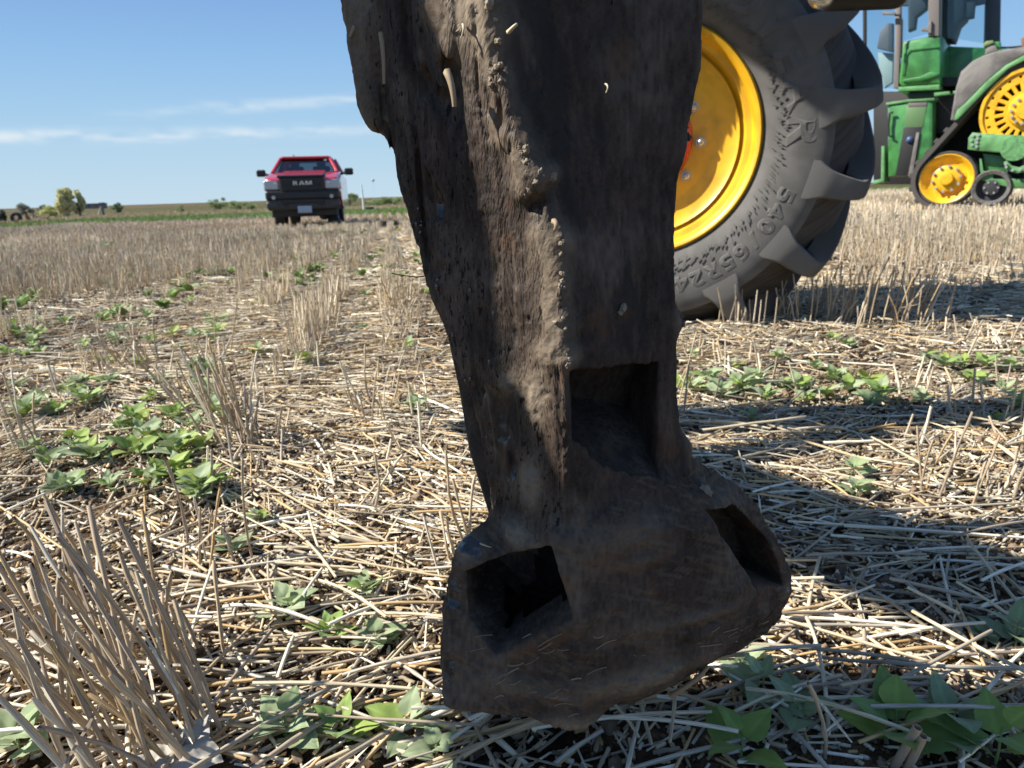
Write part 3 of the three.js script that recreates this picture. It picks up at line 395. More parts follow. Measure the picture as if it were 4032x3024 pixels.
[[1850, 2160, 70, 50, 0.006], [2050, 2100, 120, 40, 0.006], [2760, 1930, 26, 26, 0.010], [2800, 1960, 22, 20, 0.008], [2700, 2420, 240, 30, 0.004], [2450, 2090, 160, 50, 0.003], [3080, 2330, 30, 36, 0.006], [2500, 2200, 90, 26, 0.0045], [2250, 2840, 110, 40, 0.006], [2500, 2640, 240, 60, 0.006], [2050, 2700, 200, 40, 0.004]].forEach((a) => lump(...a, a[4] > 0.005 ? 0.8 : 0.3, 1));
for (let i = 0; i <= 6; i++) { lump(lerp(2205, 2278, i / 6), lerp(2130, 2430, i / 6), 26, 40, 0.0045, 0.1, 1); lump(lerp(1965, 2270, i / 6), lerp(2590, 2450, i / 6), 34, 26, 0.004, 0.1, 1); lump(lerp(1835, 1935, i / 6), lerp(2270, 2580, i / 6), 26, 40, 0.003, 0.1, 1); }
const wets = [[1940, 1560, 44, 90], [1990, 1700, 60, 130], [2010, 1850, 50, 120], [1880, 1850, 20, 110], [1950, 1960, 30, 70], [1740, 790, 30, 70], [1860, 2150, 70, 40], [1600, 380, 30, 80], [2040, 1620, 20, 60], [1795, 2380, 30, 150], [1765, 2640, 24, 140], [1690, 860, 18, 80], [1700, 1040, 12, 60], [1660, 480, 18, 120], [1800, 430, 26, 110], [2090, 1750, 26, 140]].map(([x, y, w, h]) => ({ p: y > 2040 ? onBoot(x, y) : onShank(x, y), r: w * PXM, ry: h * PXM }));
{ // gouges down the scoured side, and crumbs along the edge where the mud clings
  const r = rng(321); for (let i = 0; i < 64; i++) { const py = -60 + 1900 * r(), l = imgX(eL, py)[0], c = imgX(eC, py)[0], px = lerp(l + 30, c - 40, r()); lump(px, py, 4 + 9 * r() * r(), 24 + 120 * r() * r(), -(0.0012 + 0.0045 * r() * r()), 0); }
  for (let i = 0; i < 40; i++) { const py = -60 + 1500 * r(), l = imgX(eL, py)[0], c = imgX(eC, py)[0], px = lerp(l + 30, c - 60, r()); lump(px, py, 8 + 14 * r(), 40 + 140 * r(), 0.001 + 0.002 * r(), 0); }
  for (let i = 0; i < 150; i++) { const py = -60 + 1480 * Math.pow(r(), 0.8), c = imgX(eC, py)[0]; lump(c + (r() + r() - 1) * 90 - 14, py, 5 + 11 * r() * r(), 5 + 13 * r() * r(), 0.0015 + 0.006 * r() * r(), 0.8); }
  for (let i = 0; i < 60; i++) { const py = -60 + 560 * r(), l = imgX(eL, py)[0]; lump(l + 10 + 110 * r() * r(), py, 6 + 12 * r() * r(), 6 + 14 * r() * r(), 0.002 + 0.006 * r() * r(), 0.8); }
  for (let i = 0; i < 40; i++) { const py = 0 + 1800 * r(), q = imgX(eR, py)[0]; lump(q - 8 * r(), py, 4 + 9 * r() * r(), 6 + 18 * r() * r(), 0.0015 + 0.003 * r(), 0.4); }
  for (let i = 0; i < 90; i++) { const px = 1850 + 1150 * r(), py = 2440 + 380 * r() * (px < 2400 ? 1 : (3050 - px) / 650); lump(px, py, 10 + 50 * r() * r(), 4 + 9 * r(), (r() < 0.5 ? -1 : 1) * (0.001 + 0.002 * r()), 0.25 * r(), 1); }
  for (let i = 0; i < 46; i++) { const a = r() * 6.3, q = r(); lump(2480 + Math.cos(a) * 190 * q, 2150 + Math.sin(a) * 60 * q, 5 + 12 * r() * r(), 4 + 8 * r(), 0.0012 + 0.003 * r(), 0.5, 1); }
}
const gauss = (f, x, y, z) => { const dx = x - f.p.x, dy = y - f.p.y, dz = z - f.p.z, e = (dx * dx + dz * dz) / (f.r * f.r) + dy * dy / (f.ry * f.ry); return e > 7 ? 0 : Math.exp(-e); };
const DY = 0.001, Y0 = YBOT - 0.02, TAB = []; for (let Y = Y0; Y < 0.66; Y += DY) TAB.push([upE.map((e) => e(Y)), boE.map((e) => e(Y))]);
let seg = 0;
function poly2(v, x, D) { let d = 1e9, s = 1; const n = v.length; for (let i = 0, j = n - 1; i < n; j = i, i++) { const a = v[i], b = v[j], ex = b[0] - a[0], ey = b[1] - a[1], wx = x - a[0], wy = D - a[1], t = clamp((wx * ex + wy * ey) / (ex * ex + ey * ey + 1e-12)), qx = wx - ex * t, qy = wy - ey * t, q = qx * qx + qy * qy; if (q < d) { d = q; seg = j; } const c1 = D >= a[1], c2 = D < b[1], c3 = ex * wy > ey * wx; if ((c1 && c2 && c3) || (!c1 && !c2 && !c3)) s = -s; } return s * Math.sqrt(d); }
const smin = (a, b, k) => { const h = clamp(0.5 + 0.5 * (b - a) / k); return lerp(b, a, h) - k * h * (1 - h); };
const smax = (a, b, k) => -smin(-a, -b, k);
let faceUp = 0, inBoot = 0, mudAmt = 0;
const clodD = (x, y, z) => 0.5 - worley(x * 210, y * 210, z * 210);
function field(x, y, z, near) {
  const T = TAB[clamp(Math.round((y - Y0) / DY), 0, TAB.length - 1)];
  let u = poly2(T[0], x, -z) - 0.003; faceUp = seg; u = smax(u, YTOP - 0.05 - y, 0.01);
  let b = poly2(T[1], x, -z) - 0.003; b = smax(smax(b, y - YTOP - 0.03, 0.014), YBOT + 0.004 - y, 0.016);
  let d = smin(u, b, 0.014); inBoot = b < u ? 1 : 0;
  if (near === null) return Math.max(d, -Math.min(holeUp(x, y, z), 9));
  let disp = 0; mudAmt = 0; for (const f of near) { const g = gauss(f, x, y, z); if (g) { disp += f.h * g; if (f.mud) mudAmt += g * f.mud; } }
  mudAmt = clamp(mudAmt * 1.25);
  const st = faceUp === 4 || faceUp === 0; // long scratches run down the side face
  disp += 0.0014 * fbm(x * 60, y * 60, z * 60, 3) + (inBoot ? 0.005 * fbm(x * 17, y * 17, z * 17 + 3, 3) : 0.0016 * fbm(x * 24, y * 12, z * 24 + 3, 2));
  if (!inBoot) { const q = Math.abs(noise3(x * 62 + 2, y * 9, z * 62)), q2 = Math.abs(noise3(x * 120 + 7, y * 14, z * 120)), up = sstep(0.36, 0.5, y); if (faceUp !== 1 && faceUp !== 2) disp -= (0.0012 + 0.0032 * up) * sstep(0.22, 0.02, q) * (1 - mudAmt) + (0.0008 + 0.0012 * up) * sstep(0.2, 0.02, q2); }
  if (!inBoot) disp += 0.0010 * noise3(x * 230, y * 22, z * 230) + (mudAmt < 0.5 ? -0.0013 * sstep(0.56, 0.8, noise3(x * 340 + 5, y * 95, z * 340)) : 0);
  else disp += 0.0012 * noise3(x * 40 + y * 25, y * 160 + x * 50, z * 60) - 0.0012 * sstep(0.4, 0.7, noise3(x * 110, y * 240, z * 110));
  if (mudAmt > 0.03) disp += mudAmt * (0.0058 * clodD(x, y, z) + 0.0045 * (0.5 - worley(x * 95 + 4, y * 95, z * 95)) + 0.002 * fbm(x * 420, y * 420, z * 420, 2));
  else disp += 0.0009 * fbm(x * 330, y * 330, z * 330, 3);
  d -= disp;
  const rough = 0.0012 * fbm(x * 90, y * 90, z * 90, 2);
  d = smax(d, -(holeUp(x, y, z) + rough), 0.004); d = smax(d, -(holeL(x, y, z) + rough * 0.5), 0.0018); d = smax(d, -(holeR(x, y, z) + rough * 0.5), 0.0018);
  return d;
}
function surfaceNets(box, h, far, fine) { // far: quick distance for skipping blocks; fine(x,y,z,ctx); ctx made for each block
  const B = 10, n = [0, 1, 2].map((k) => Math.ceil((box[1][k] - box[0][k]) / h / B)), verts = [], cols = [], idx = [], map = new Map(); const N = n.map((q) => q * B + 2), key = (i, j, k) => (i * N[1] + j) * N[2] + k;
  const S = B + 2, val = new Float32Array(S * S * S), quads = [];
  for (let a = 0; a < n[0]; a++) for (let b = 0; b < n[1]; b++) for (let c = 0; c < n[2]; c++) {
    const cx = box[0][0] + (a + 0.5) * B * h, cy = box[0][1] + (b + 0.5) * B * h, cz = box[0][2] + (c + 0.5) * B * h; if (Math.abs(far(cx, cy, cz)) > B * h * 0.95 + 0.022) continue;
    const ctx = lumps.filter((f) => { const q = 2.7; return Math.abs(f.p.x - cx) < f.r * q + B * h && Math.abs(f.p.y - cy) < f.ry * q + B * h && Math.abs(f.p.z - cz) < f.r * q + B * h; });
    let pos = 0, neg = 0; for (let i = 0; i < S; i++) for (let j = 0; j < S; j++) for (let k = 0; k < S; k++) { const v = fine(box[0][0] + (a * B + i - 1) * h, box[0][1] + (b * B + j - 1) * h, box[0][2] + (c * B + k - 1) * h, ctx); val[(i * S + j) * S + k] = v; if (v < 0) neg++; else pos++; }
    if (!pos || !neg) continue;
    const at3 = (i, j, k) => val[(i * S + j) * S + k];
    const vert = (i, j, k) => { // cell with low corner at local i,j,k
      const K = key(a * B + i, b * B + j, c * B + k); let id = map.get(K); if (id !== undefined) return id;
      let sx = 0, sy = 0, sz = 0, m = 0; for (let e = 0; e < 12; e++) { const ax = e >> 2, p = e & 3, o = [0, 0, 0]; o[(ax + 1) % 3] = p & 1; o[(ax + 2) % 3] = p >> 1; const q = [...o]; q[ax] = 1; const v0 = at3(i + o[0], j + o[1], k + o[2]), v1 = at3(i + q[0], j + q[1], k + q[2]); if ((v0 < 0) !== (v1 < 0)) { const t = v0 / (v0 - v1); sx += o[0] + (q[0] - o[0]) * t; sy += o[1] + (q[1] - o[1]) * t; sz += o[2] + (q[2] - o[2]) * t; m++; } }
      id = verts.length / 3; verts.push(box[0][0] + (a * B + i - 1 + sx / m) * h, box[0][1] + (b * B + j - 1 + sy / m) * h, box[0][2] + (c * B + k - 1 + sz / m) * h); map.set(K, id); return id;
    };
    for (let i = 1; i <= B; i++) for (let j = 1; j <= B; j++) for (let k = 1; k <= B; k++) { const v0 = at3(i, j, k), s0 = v0 < 0;
      if ((at3(i + 1, j, k) < 0) !== s0) { const q = [vert(i, j - 1, k - 1), vert(i, j, k - 1), vert(i, j, k), vert(i, j - 1, k)]; quads.push(s0 ? q : q.reverse()); }
      if ((at3(i, j + 1, k) < 0) !== s0) { const q = [vert(i - 1, j, k - 1), vert(i - 1, j, k), vert(i, j, k), vert(i, j, k - 1)]; quads.push(s0 ? q : q.reverse()); }
      if ((at3(i, j, k + 1) < 0) !== s0) { const q = [vert(i - 1, j - 1, k), vert(i, j - 1, k), vert(i, j, k), vert(i - 1, j, k)]; quads.push(s0 ? q : q.reverse()); } }
  }
  return { verts, quads };
}
{
  const lo = [-0.145, YBOT - 0.012, -0.60], hi = [0.215, 0.645, -0.365], h = 0.00135;
  const { verts, quads } = surfaceNets([lo, hi], h, (x, y, z) => field(x, y, z, null), field);
  const nv = verts.length / 3, col = new Float32Array(verts.length), cls = new Uint8Array(nv), nor = new Float32Array(verts.length);
  for (const q of quads) { const [a, b, c, d] = q; const ax = verts[c * 3] - verts[a * 3], ay = verts[c * 3 + 1] - verts[a * 3 + 1], az = verts[c * 3 + 2] - verts[a * 3 + 2], bx = verts[d * 3] - verts[b * 3], by = verts[d * 3 + 1] - verts[b * 3 + 1], bz = verts[d * 3 + 2] - verts[b * 3 + 2]; const nx = ay * bz - az * by, ny = az * bx - ax * bz, nz = ax * by - ay * bx; for (const v of q) { nor[v * 3] += nx; nor[v * 3 + 1] += ny; nor[v * 3 + 2] += nz; } }
  for (let i = 0; i < nv; i++) {
    const x = verts[i * 3], y = verts[i * 3 + 1], z = verts[i * 3 + 2], near = lumps.filter((f) => Math.abs(f.p.y - y) < f.ry * 2.7 && Math.abs(f.p.x - x) < f.r * 2.7); field(x, y, z, near);
    const face = faceUp, boot = inBoot, mud = mudAmt, l = Math.hypot(nor[i * 3], nor[i * 3 + 1], nor[i * 3 + 2]) || 1; nor[i * 3] /= l; nor[i * 3 + 1] /= l; nor[i * 3 + 2] /= l;
    let wet = 0; for (const f of wets) wet += gauss(f, x, y, z); wet *= 0.75 + 0.6 * fbm(x * 120, y * 60, z * 120, 3);
    // one smeared soil on every face: paler where it has dried to silt, darker in long damp streaks, rusty in places, tan where clods cling
    const n1 = fbm(x * 70, y * 35, z * 70, 4), n2 = noise3(x * 520, y * 170, z * 520), n3 = noise3(x * 900, y * 900, z * 900);
    const streak = sstep(0.02, 0.34, fbm(x * 95 + 3, y * 24 + x * 20, z * 95 + 4, 4)) * sstep(-0.25, 0.15, fbm(x * 18, y * 14, z * 18 + 9, 3)), silt = sstep(-0.1, 0.4, fbm(x * 26 + 5, y * 18, z * 26, 3)), rust = sstep(0.22, 0.5, fbm(x * 45 + 8, y * 45, z * 45, 3));
    let c = [0.052, 0.037, 0.0275].map((v) => v * (1 + 0.55 * n1 + 0.3 * n2 + 0.3 * n3)); const mixTo = (k, t) => { c = c.map((v, q) => lerp(v, k[q], t)); };
    mixTo([0.18, 0.143, 0.107], silt * 0.5 * (0.7 + 0.5 * n2)); if (!boot) mixTo([0.028, 0.024, 0.021], streak * 0.72); mixTo([0.15, 0.078, 0.04], rust * 0.3);
    if (boot) mixTo([0.15, 0.115, 0.072], 0.4 * sstep(0.2, 0.55, fbm(x * 90 + y * 60, y * 500 + x * 190, z * 130 + x * 40, 3) * 1.6));
    const m2 = clamp(mud * 1.3); mixTo([0.24, 0.19, 0.134].map((v) => v * (0.85 + 0.4 * n1 + 0.18 * n3)), m2 * 0.85);
    const side = boot || holeUp(x, y, z) < 0.0035 ? 0 : sstep(0.12, -0.22, nor[i * 3] + 0.18 * n1);
    if (wet > 0.33) { cls[i] = 1; c = [0.028, 0.025, 0.023].map((v) => v * (1 + 0.8 * n2)); } else if (boot) cls[i] = 2; else if (m2 > 0.55) cls[i] = 3; else if (side < 0.5) cls[i] = 4;
    for (let k = 0; k < 3; k++) col[i * 3 + k] = Math.max(0.008, c[k]);
  }
  const shank = grp('soil_opener_shank', V(0.04, YBOT, -0.46)), sets = [[], [], [], [], []];
  for (const [a, b, c, d] of quads) { const k = Math.max(...[1, 2, 3, 4].map((q) => (cls[a] === q) + (cls[b] === q) + (cls[c] === q) + (cls[d] === q))) >= 2 ? [0, 1, 2, 3, 4].sort((p, q) => [a, b, c, d].filter((v) => cls[v] === q).length - [a, b, c, d].filter((v) => cls[v] === p).length)[0] : 0; sets[k].push(a, b, c, a, c, d); }
  for (const k of [1, 3]) { // each separate patch becomes a part of its own; specks stay with the body
    const parent = new Map(), find = (v) => { let r = v; while (parent.get(r) !== r) r = parent.get(r); while (parent.get(v) !== r) { const n = parent.get(v); parent.set(v, r); v = n; } return r; };
    const L = sets[k]; for (const v of L) parent.set(v, v); for (let i = 0; i < L.length; i += 3) { const a = find(L[i]), b = find(L[i + 1]); parent.set(b, a); parent.set(find(L[i + 2]), find(a)); }
    const comp = new Map(); for (let i = 0; i < L.length; i += 3) { const r = find(L[i]); if (!comp.has(r)) comp.set(r, []); comp.get(r).push(L[i], L[i + 1], L[i + 2]); }
    sets[k] = []; for (const c of comp.values()) if (c.length < 450) sets[0].push(...c); else sets.push(Object.assign(c, { kind: k }));
  }
  const bump = rep(grain, 8, 8); const muddy = mat([1, 1, 1], 0.9, 0, { vertexColors: true, specularIntensity: 0.35, bumpMap: bump, bumpScale: 0.0003 }), wetm = mat([1, 1, 1], 0.28, 0, { vertexColors: true, specularIntensity: 0.8, clearcoat: 0.4, clearcoatRoughness: 0.2 }), scoured = mat([1, 1, 1], 0.66, 0, { vertexColors: true, specularIntensity: 0.45, bumpMap: rep(grain, 16, 6), bumpScale: 0.0005, map: rep(fleckTex, 5.5, 5.5) });
  sets.forEach((list, q) => { if (!list.length) return; const k = list.kind ?? q; const rm = new Map(), p = [], n = [], c = [], t = [], ix = []; for (const v of list) { let id = rm.get(v); if (id === undefined) { id = p.length / 3; rm.set(v, id); p.push(verts[v * 3] - shank.position.x, verts[v * 3 + 1] - shank.position.y, verts[v * 3 + 2] - shank.position.z); n.push(nor[v * 3], nor[v * 3 + 1], nor[v * 3 + 2]); t.push(1.1 * verts[v * 3] + 0.3 * verts[v * 3 + 2], verts[v * 3 + 1] - 0.6 * verts[v * 3 + 2]); c.push(col[v * 3], col[v * 3 + 1], col[v * 3 + 2]); } ix.push(id); }
    const g = new THREE.BufferGeometry(); g.setAttribute('position', new THREE.Float32BufferAttribute(p, 3)); g.setAttribute('normal', new THREE.Float32BufferAttribute(n, 3)); g.setAttribute('color', new THREE.Float32BufferAttribute(c, 3)); g.setAttribute('uv', new THREE.Float32BufferAttribute(t, 2)); g.setIndex(ix); part(shank, ['shank_body', 'wet_mud', 'boot', 'dry_mud', 'back_face'][k], g, [scoured, wetm, muddy, muddy, muddy][k], [undefined, 'wet black glossy soil patch', 'wide muddy boot with openings at left and right', 'dry crumbly tan mud crust', 'brown soil caked rear face with a square opening'][k]);  });
  const o = shank.position, rel = (p) => p.sub(o);
  { // the front blade that shows as a dark strip at the lower left
    const P = [[1742, 1230], [1778, 1400], [1806, 1530], [1848, 1780], [1935, 2060], [2010, 2070], [1950, 1750], [1870, 1480], [1810, 1330]].map(([x, y]) => rel(at(x, y, 0.487))), g0 = poly(P.map((p) => [p.x, p.y]), 0.016, 0.002); g0.translate(0, 0, P[0].z - 0.016);
    part(shank, 'front_blade', g0, mat([0.075, 0.058, 0.045], 0.7, 0, { bumpMap: rep(grain, 8), bumpScale: 0.0006, map: rep(dirtMap, 4) }), 'thin dark blade edge showing along the lower left');
  }
  // the upper leg that carries it, out of the picture's top
  const tp = upE.map((e) => e(0.63)), g1 = (() => { const Pb = tp.map(([x, D]) => V(x, 0.63, -D).sub(o)), Pt = tp.map(([x, D]) => V(lerp(0, x - 0.02, 0.7) , 1.2, -lerp(0.48, D, 0.7)).sub(o)), pos = [], ix = []; [...Pb, ...Pt].forEach((p) => pos.push(p.x, p.y, p.z)); for (let i = 0; i < 5; i++) { const j = (i + 1) % 5; ix.push(i, j, i + 5, j, j + 5, i + 5); } ix.push(5, 6, 7, 5, 7, 8, 5, 8, 9, 0, 2, 1, 0, 3, 2, 0, 4, 3); const g = new THREE.BufferGeometry(); g.setAttribute('position', new THREE.Float32BufferAttribute(pos, 3)); g.setIndex(ix); return toCreasedNormals(g.toNonIndexed ? g : g, 0.5); })();
  part(shank, 'upper_leg', g1, mat([0.075, 0.055, 0.041], 0.85, 0, { side: THREE.DoubleSide }));
  // a rootlet, straw bits and husks stuck in the mud
  const rootM = mat([0.02, 0.017, 0.015], 0.7), bitM = mat([0.50, 0.42, 0.27], 0.6), huskM = mat([0.30, 0.22, 0.13], 0.7);
  part(shank, 'rootlet', tube([[1541, 1076], [1580, 1084], [1640, 1091], [1668, 1088], [1692, 1080]].map(([x, y]) => rel(at(x, y, 0.474))), (t) => 0.00032 + 0.00022 * t, 5), rootM, 'thin black root sticking out to the left');
  const bits = [[1400, 95, 1378, 145, 0.49, 0.0016, 1], [1822, 95, 1815, 150, 0.428, 0.0007, 0], [2000, 128, 2035, 95, 0.416, 0.0012, 0], [2382, 330, 2386, 365, 0.425, 0.0006, 0], [1760, 280, 1790, 420, 0.425, 0.0022, 1], [1500, 130, 1512, 330, 0.465, 0.0016, 1], [1890, 2140, 1935, 2155, 0.43, 0.0005, 0], [2640, 2740, 2790, 2625, 0.436, 0.0022, 1], [2180, 870, 2184, 905, 0.40, 0.0016, 1]];
  bits.forEach(([a, b, c, d, D, r, k]) => { const p = rel(at(a, b, D)), q = rel(at(c, d, D - 0.004)), m = p.clone().lerp(q, 0.5).add(V(0.002, 0.001, 0.004)); part(shank, 'straw_fragment', tube(bez(p, m, q, 5), (t) => r * (1.1 - 0.5 * t), 5), k ? huskM : bitM); });
  { // fibres of root and straw pressed into the boot's skirt
    const r = rng(515), fm = [[0.26, 0.20, 0.13], [0.20, 0.15, 0.10], [0.33, 0.27, 0.17]].map((c) => mat(c, 0.7));
    for (let i = 0; i < 46; i++) { const px = 1840 + 1130 * r(), py = 2470 + 330 * r() * (px < 2300 ? 1 : Math.max(0.15, (3000 - px) / 800)), l = 30 + 110 * r() * r(), a = -0.25 + 0.6 * (r() - 0.5), q = [0, 0.5, 1].map((t) => rel(onBoot(px + l * t * Math.cos(a), py + l * t * Math.sin(a) + (t === 0.5 ? (r() - 0.5) * 30 : 0))).add(V(0, 0, 0.0055))); part(shank, 'root_fibre', tube(bez(q[0], q[1], q[2], 6), 0.00022 + 0.0004 * r() * r(), 4), pick(fm, r)); }
  }
  { // clods and crumbs that cling to the edges
    const r = rng(808), clodG = [1, 2, 3, 4].map((q) => { const g = mergeVertices(new THREE.IcosahedronGeometry(1, 4)), p = g.attributes.position; for (let i = 0; i < p.count; i++) { const x = p.getX(i), y = p.getY(i), z = p.getZ(i), k = 0.8 + 0.7 * (0.55 - worley(x * 1.6 + q * 7, y * 1.6, z * 1.6)) + 0.3 * fbm(x * 3 + q, y * 3, z * 3, 3); p.setXYZ(i, x * k, y * k, z * k); } g.computeVertexNormals(); return g; }), clodM = [[0.25, 0.203, 0.15], [0.22, 0.178, 0.13], [0.28, 0.23, 0.17]].map((c) => mat(c, 0.95, 0, { specularIntensity: 0.2 })), darkM = mat([0.09, 0.068, 0.05], 0.95);
    const put = (px, py, s, m, out = 0.004, boot = 0) => { const b = part(shank, 'mud_clod', pick(clodG, r), m); const q = s * PXM; b.position.copy(rel(boot ? onBoot(px, py) : onShank(px, py))).add(V((r() - 0.5) * 0.003, 0, out)); b.scale.set(q * (0.7 + 0.5 * r()), q * (0.7 + 0.7 * r()), q * (0.7 + 0.5 * r())); b.rotation.set(r() * 6, r() * 6, r() * 6); };
    for (const [px, py, n, w, h, s] of [[1790, 60, 9, 70, 70, 22], [1810, 150, 7, 50, 60, 22], [1930, 170, 7, 30, 110, 14], [1950, 300, 9, 26, 70, 16], [2060, 600, 7, 36, 60, 18], [2120, 690, 12, 60, 36, 20], [2090, 750, 6, 50, 30, 16], [2205, 970, 5, 24, 50, 14], [2215, 1100, 5, 16, 70, 12], [2200, 1280, 6, 40, 50, 14], [2230, 1400, 4, 20, 30, 12], [1900, 40, 6, 60, 40, 20]]) for (let i = 0; i < n; i++) put(px + (r() + r() - 1) * w, py + (r() + r() - 1) * h, s * (0.45 + 0.7 * r()), pick(clodM, r), 0.0045 + 0.003 * r());
    for (const [px, py, n, w, h, s] of [[1420, 180, 8, 26, 150, 18], [1450, 400, 8, 26, 70, 20], [1480, 470, 5, 24, 30, 16], [1594, 690, 4, 8, 40, 9], [1655, 900, 4, 8, 50, 8], [1722, 1130, 4, 6, 40, 7]]) for (let i = 0; i < n; i++) put(px + (r() + r() - 1) * w, py + (r() + r() - 1) * h, s * (0.45 + 0.7 * r()), pick(clodM, r), 0.002);
    for (const [px, py, n, w, h, s] of [[2662, 1270, 9, 10, 40, 22], [2636, 900, 10, 6, 200, 12], [2706, 450, 12, 8, 250, 12], [2652, 1500, 10, 6, 200, 12], [2690, 1760, 8, 10, 60, 16]]) for (let i = 0; i < n; i++) put(px + (r() - 0.5) * w, py + (r() + r() - 1) * h, s * (0.45 + 0.7 * r()), darkM, 0);
    put(2440, 1205, 17, clodM[2], 0.007); put(2436, 1224, 12, clodM[2], 0.007);
    put(2755, 1925, 36, clodM[0], 0.006, 1); put(2796, 1956, 32, clodM[0], 0.004, 1); put(2770, 1970, 14, clodM[1], 0.006, 1); put(3085, 2310, 18, clodM[0], 0.004, 1); put(3094, 2345, 14, clodM[1], 0.003, 1);
  }
  // water beads on the scoured face
  const bead = new THREE.SphereGeometry(1, 10, 8), beadM = mat([0.05, 0.048, 0.045], 0.08, 0, { clearcoat: 1, clearcoatRoughness: 0.05 });
  [[1735, 1125, 14], [1866, 1140, 12], [1893, 1134, 8], [1958, 1230, 13], [1985, 1214, 8], [1918, 1262, 9], [1797, 1312, 10], [1944, 1420, 16], [1866, 1486, 12], [1846, 1492, 8], [1983, 1490, 7], [1662, 820, 8], [1655, 880, 10], [1930, 1715, 9], [1955, 1690, 8], [1990, 1720, 7], [2050, 1770, 7], [1965, 1970, 10], [1940, 1500, 8]].forEach(([x, y, s]) => { const b = part(shank, 'water_bead', bead, beadM); const q = s * PXM * 0.75; b.position.copy(rel(onShank(x, y))).add(V(-0.0022, 0, 0.0028)); b.scale.set(q * 0.8, q * 1.2, q * 0.8); });
  tag(shank, 'large muddy steel opener shank with dark boot hanging in the foreground', 'shank');
}
console.log('shank');
const fontB = await new FontLoader().loadAsync('fonts/droid/droid_sans_bold.typeface.json');
function glyph(ch, size, depth, bevel = 0) { const g = new TextGeometry(ch, { font: fontB, size, depth, curveSegments: 4, bevelEnabled: bevel > 0, bevelSize: bevel, bevelThickness: bevel, bevelSegments: 1 }); g.computeBoundingBox(); const b = g.boundingBox; g.translate(-(b.min.x + b.max.x) / 2, 0, 0); return g; }
const yellowPaint = () => mat([0.84, 0.455, 0.012], 0.42, 0, { map: rep(paintMap, 1.3), clearcoat: 0.25, clearcoatRoughness: 0.4 });
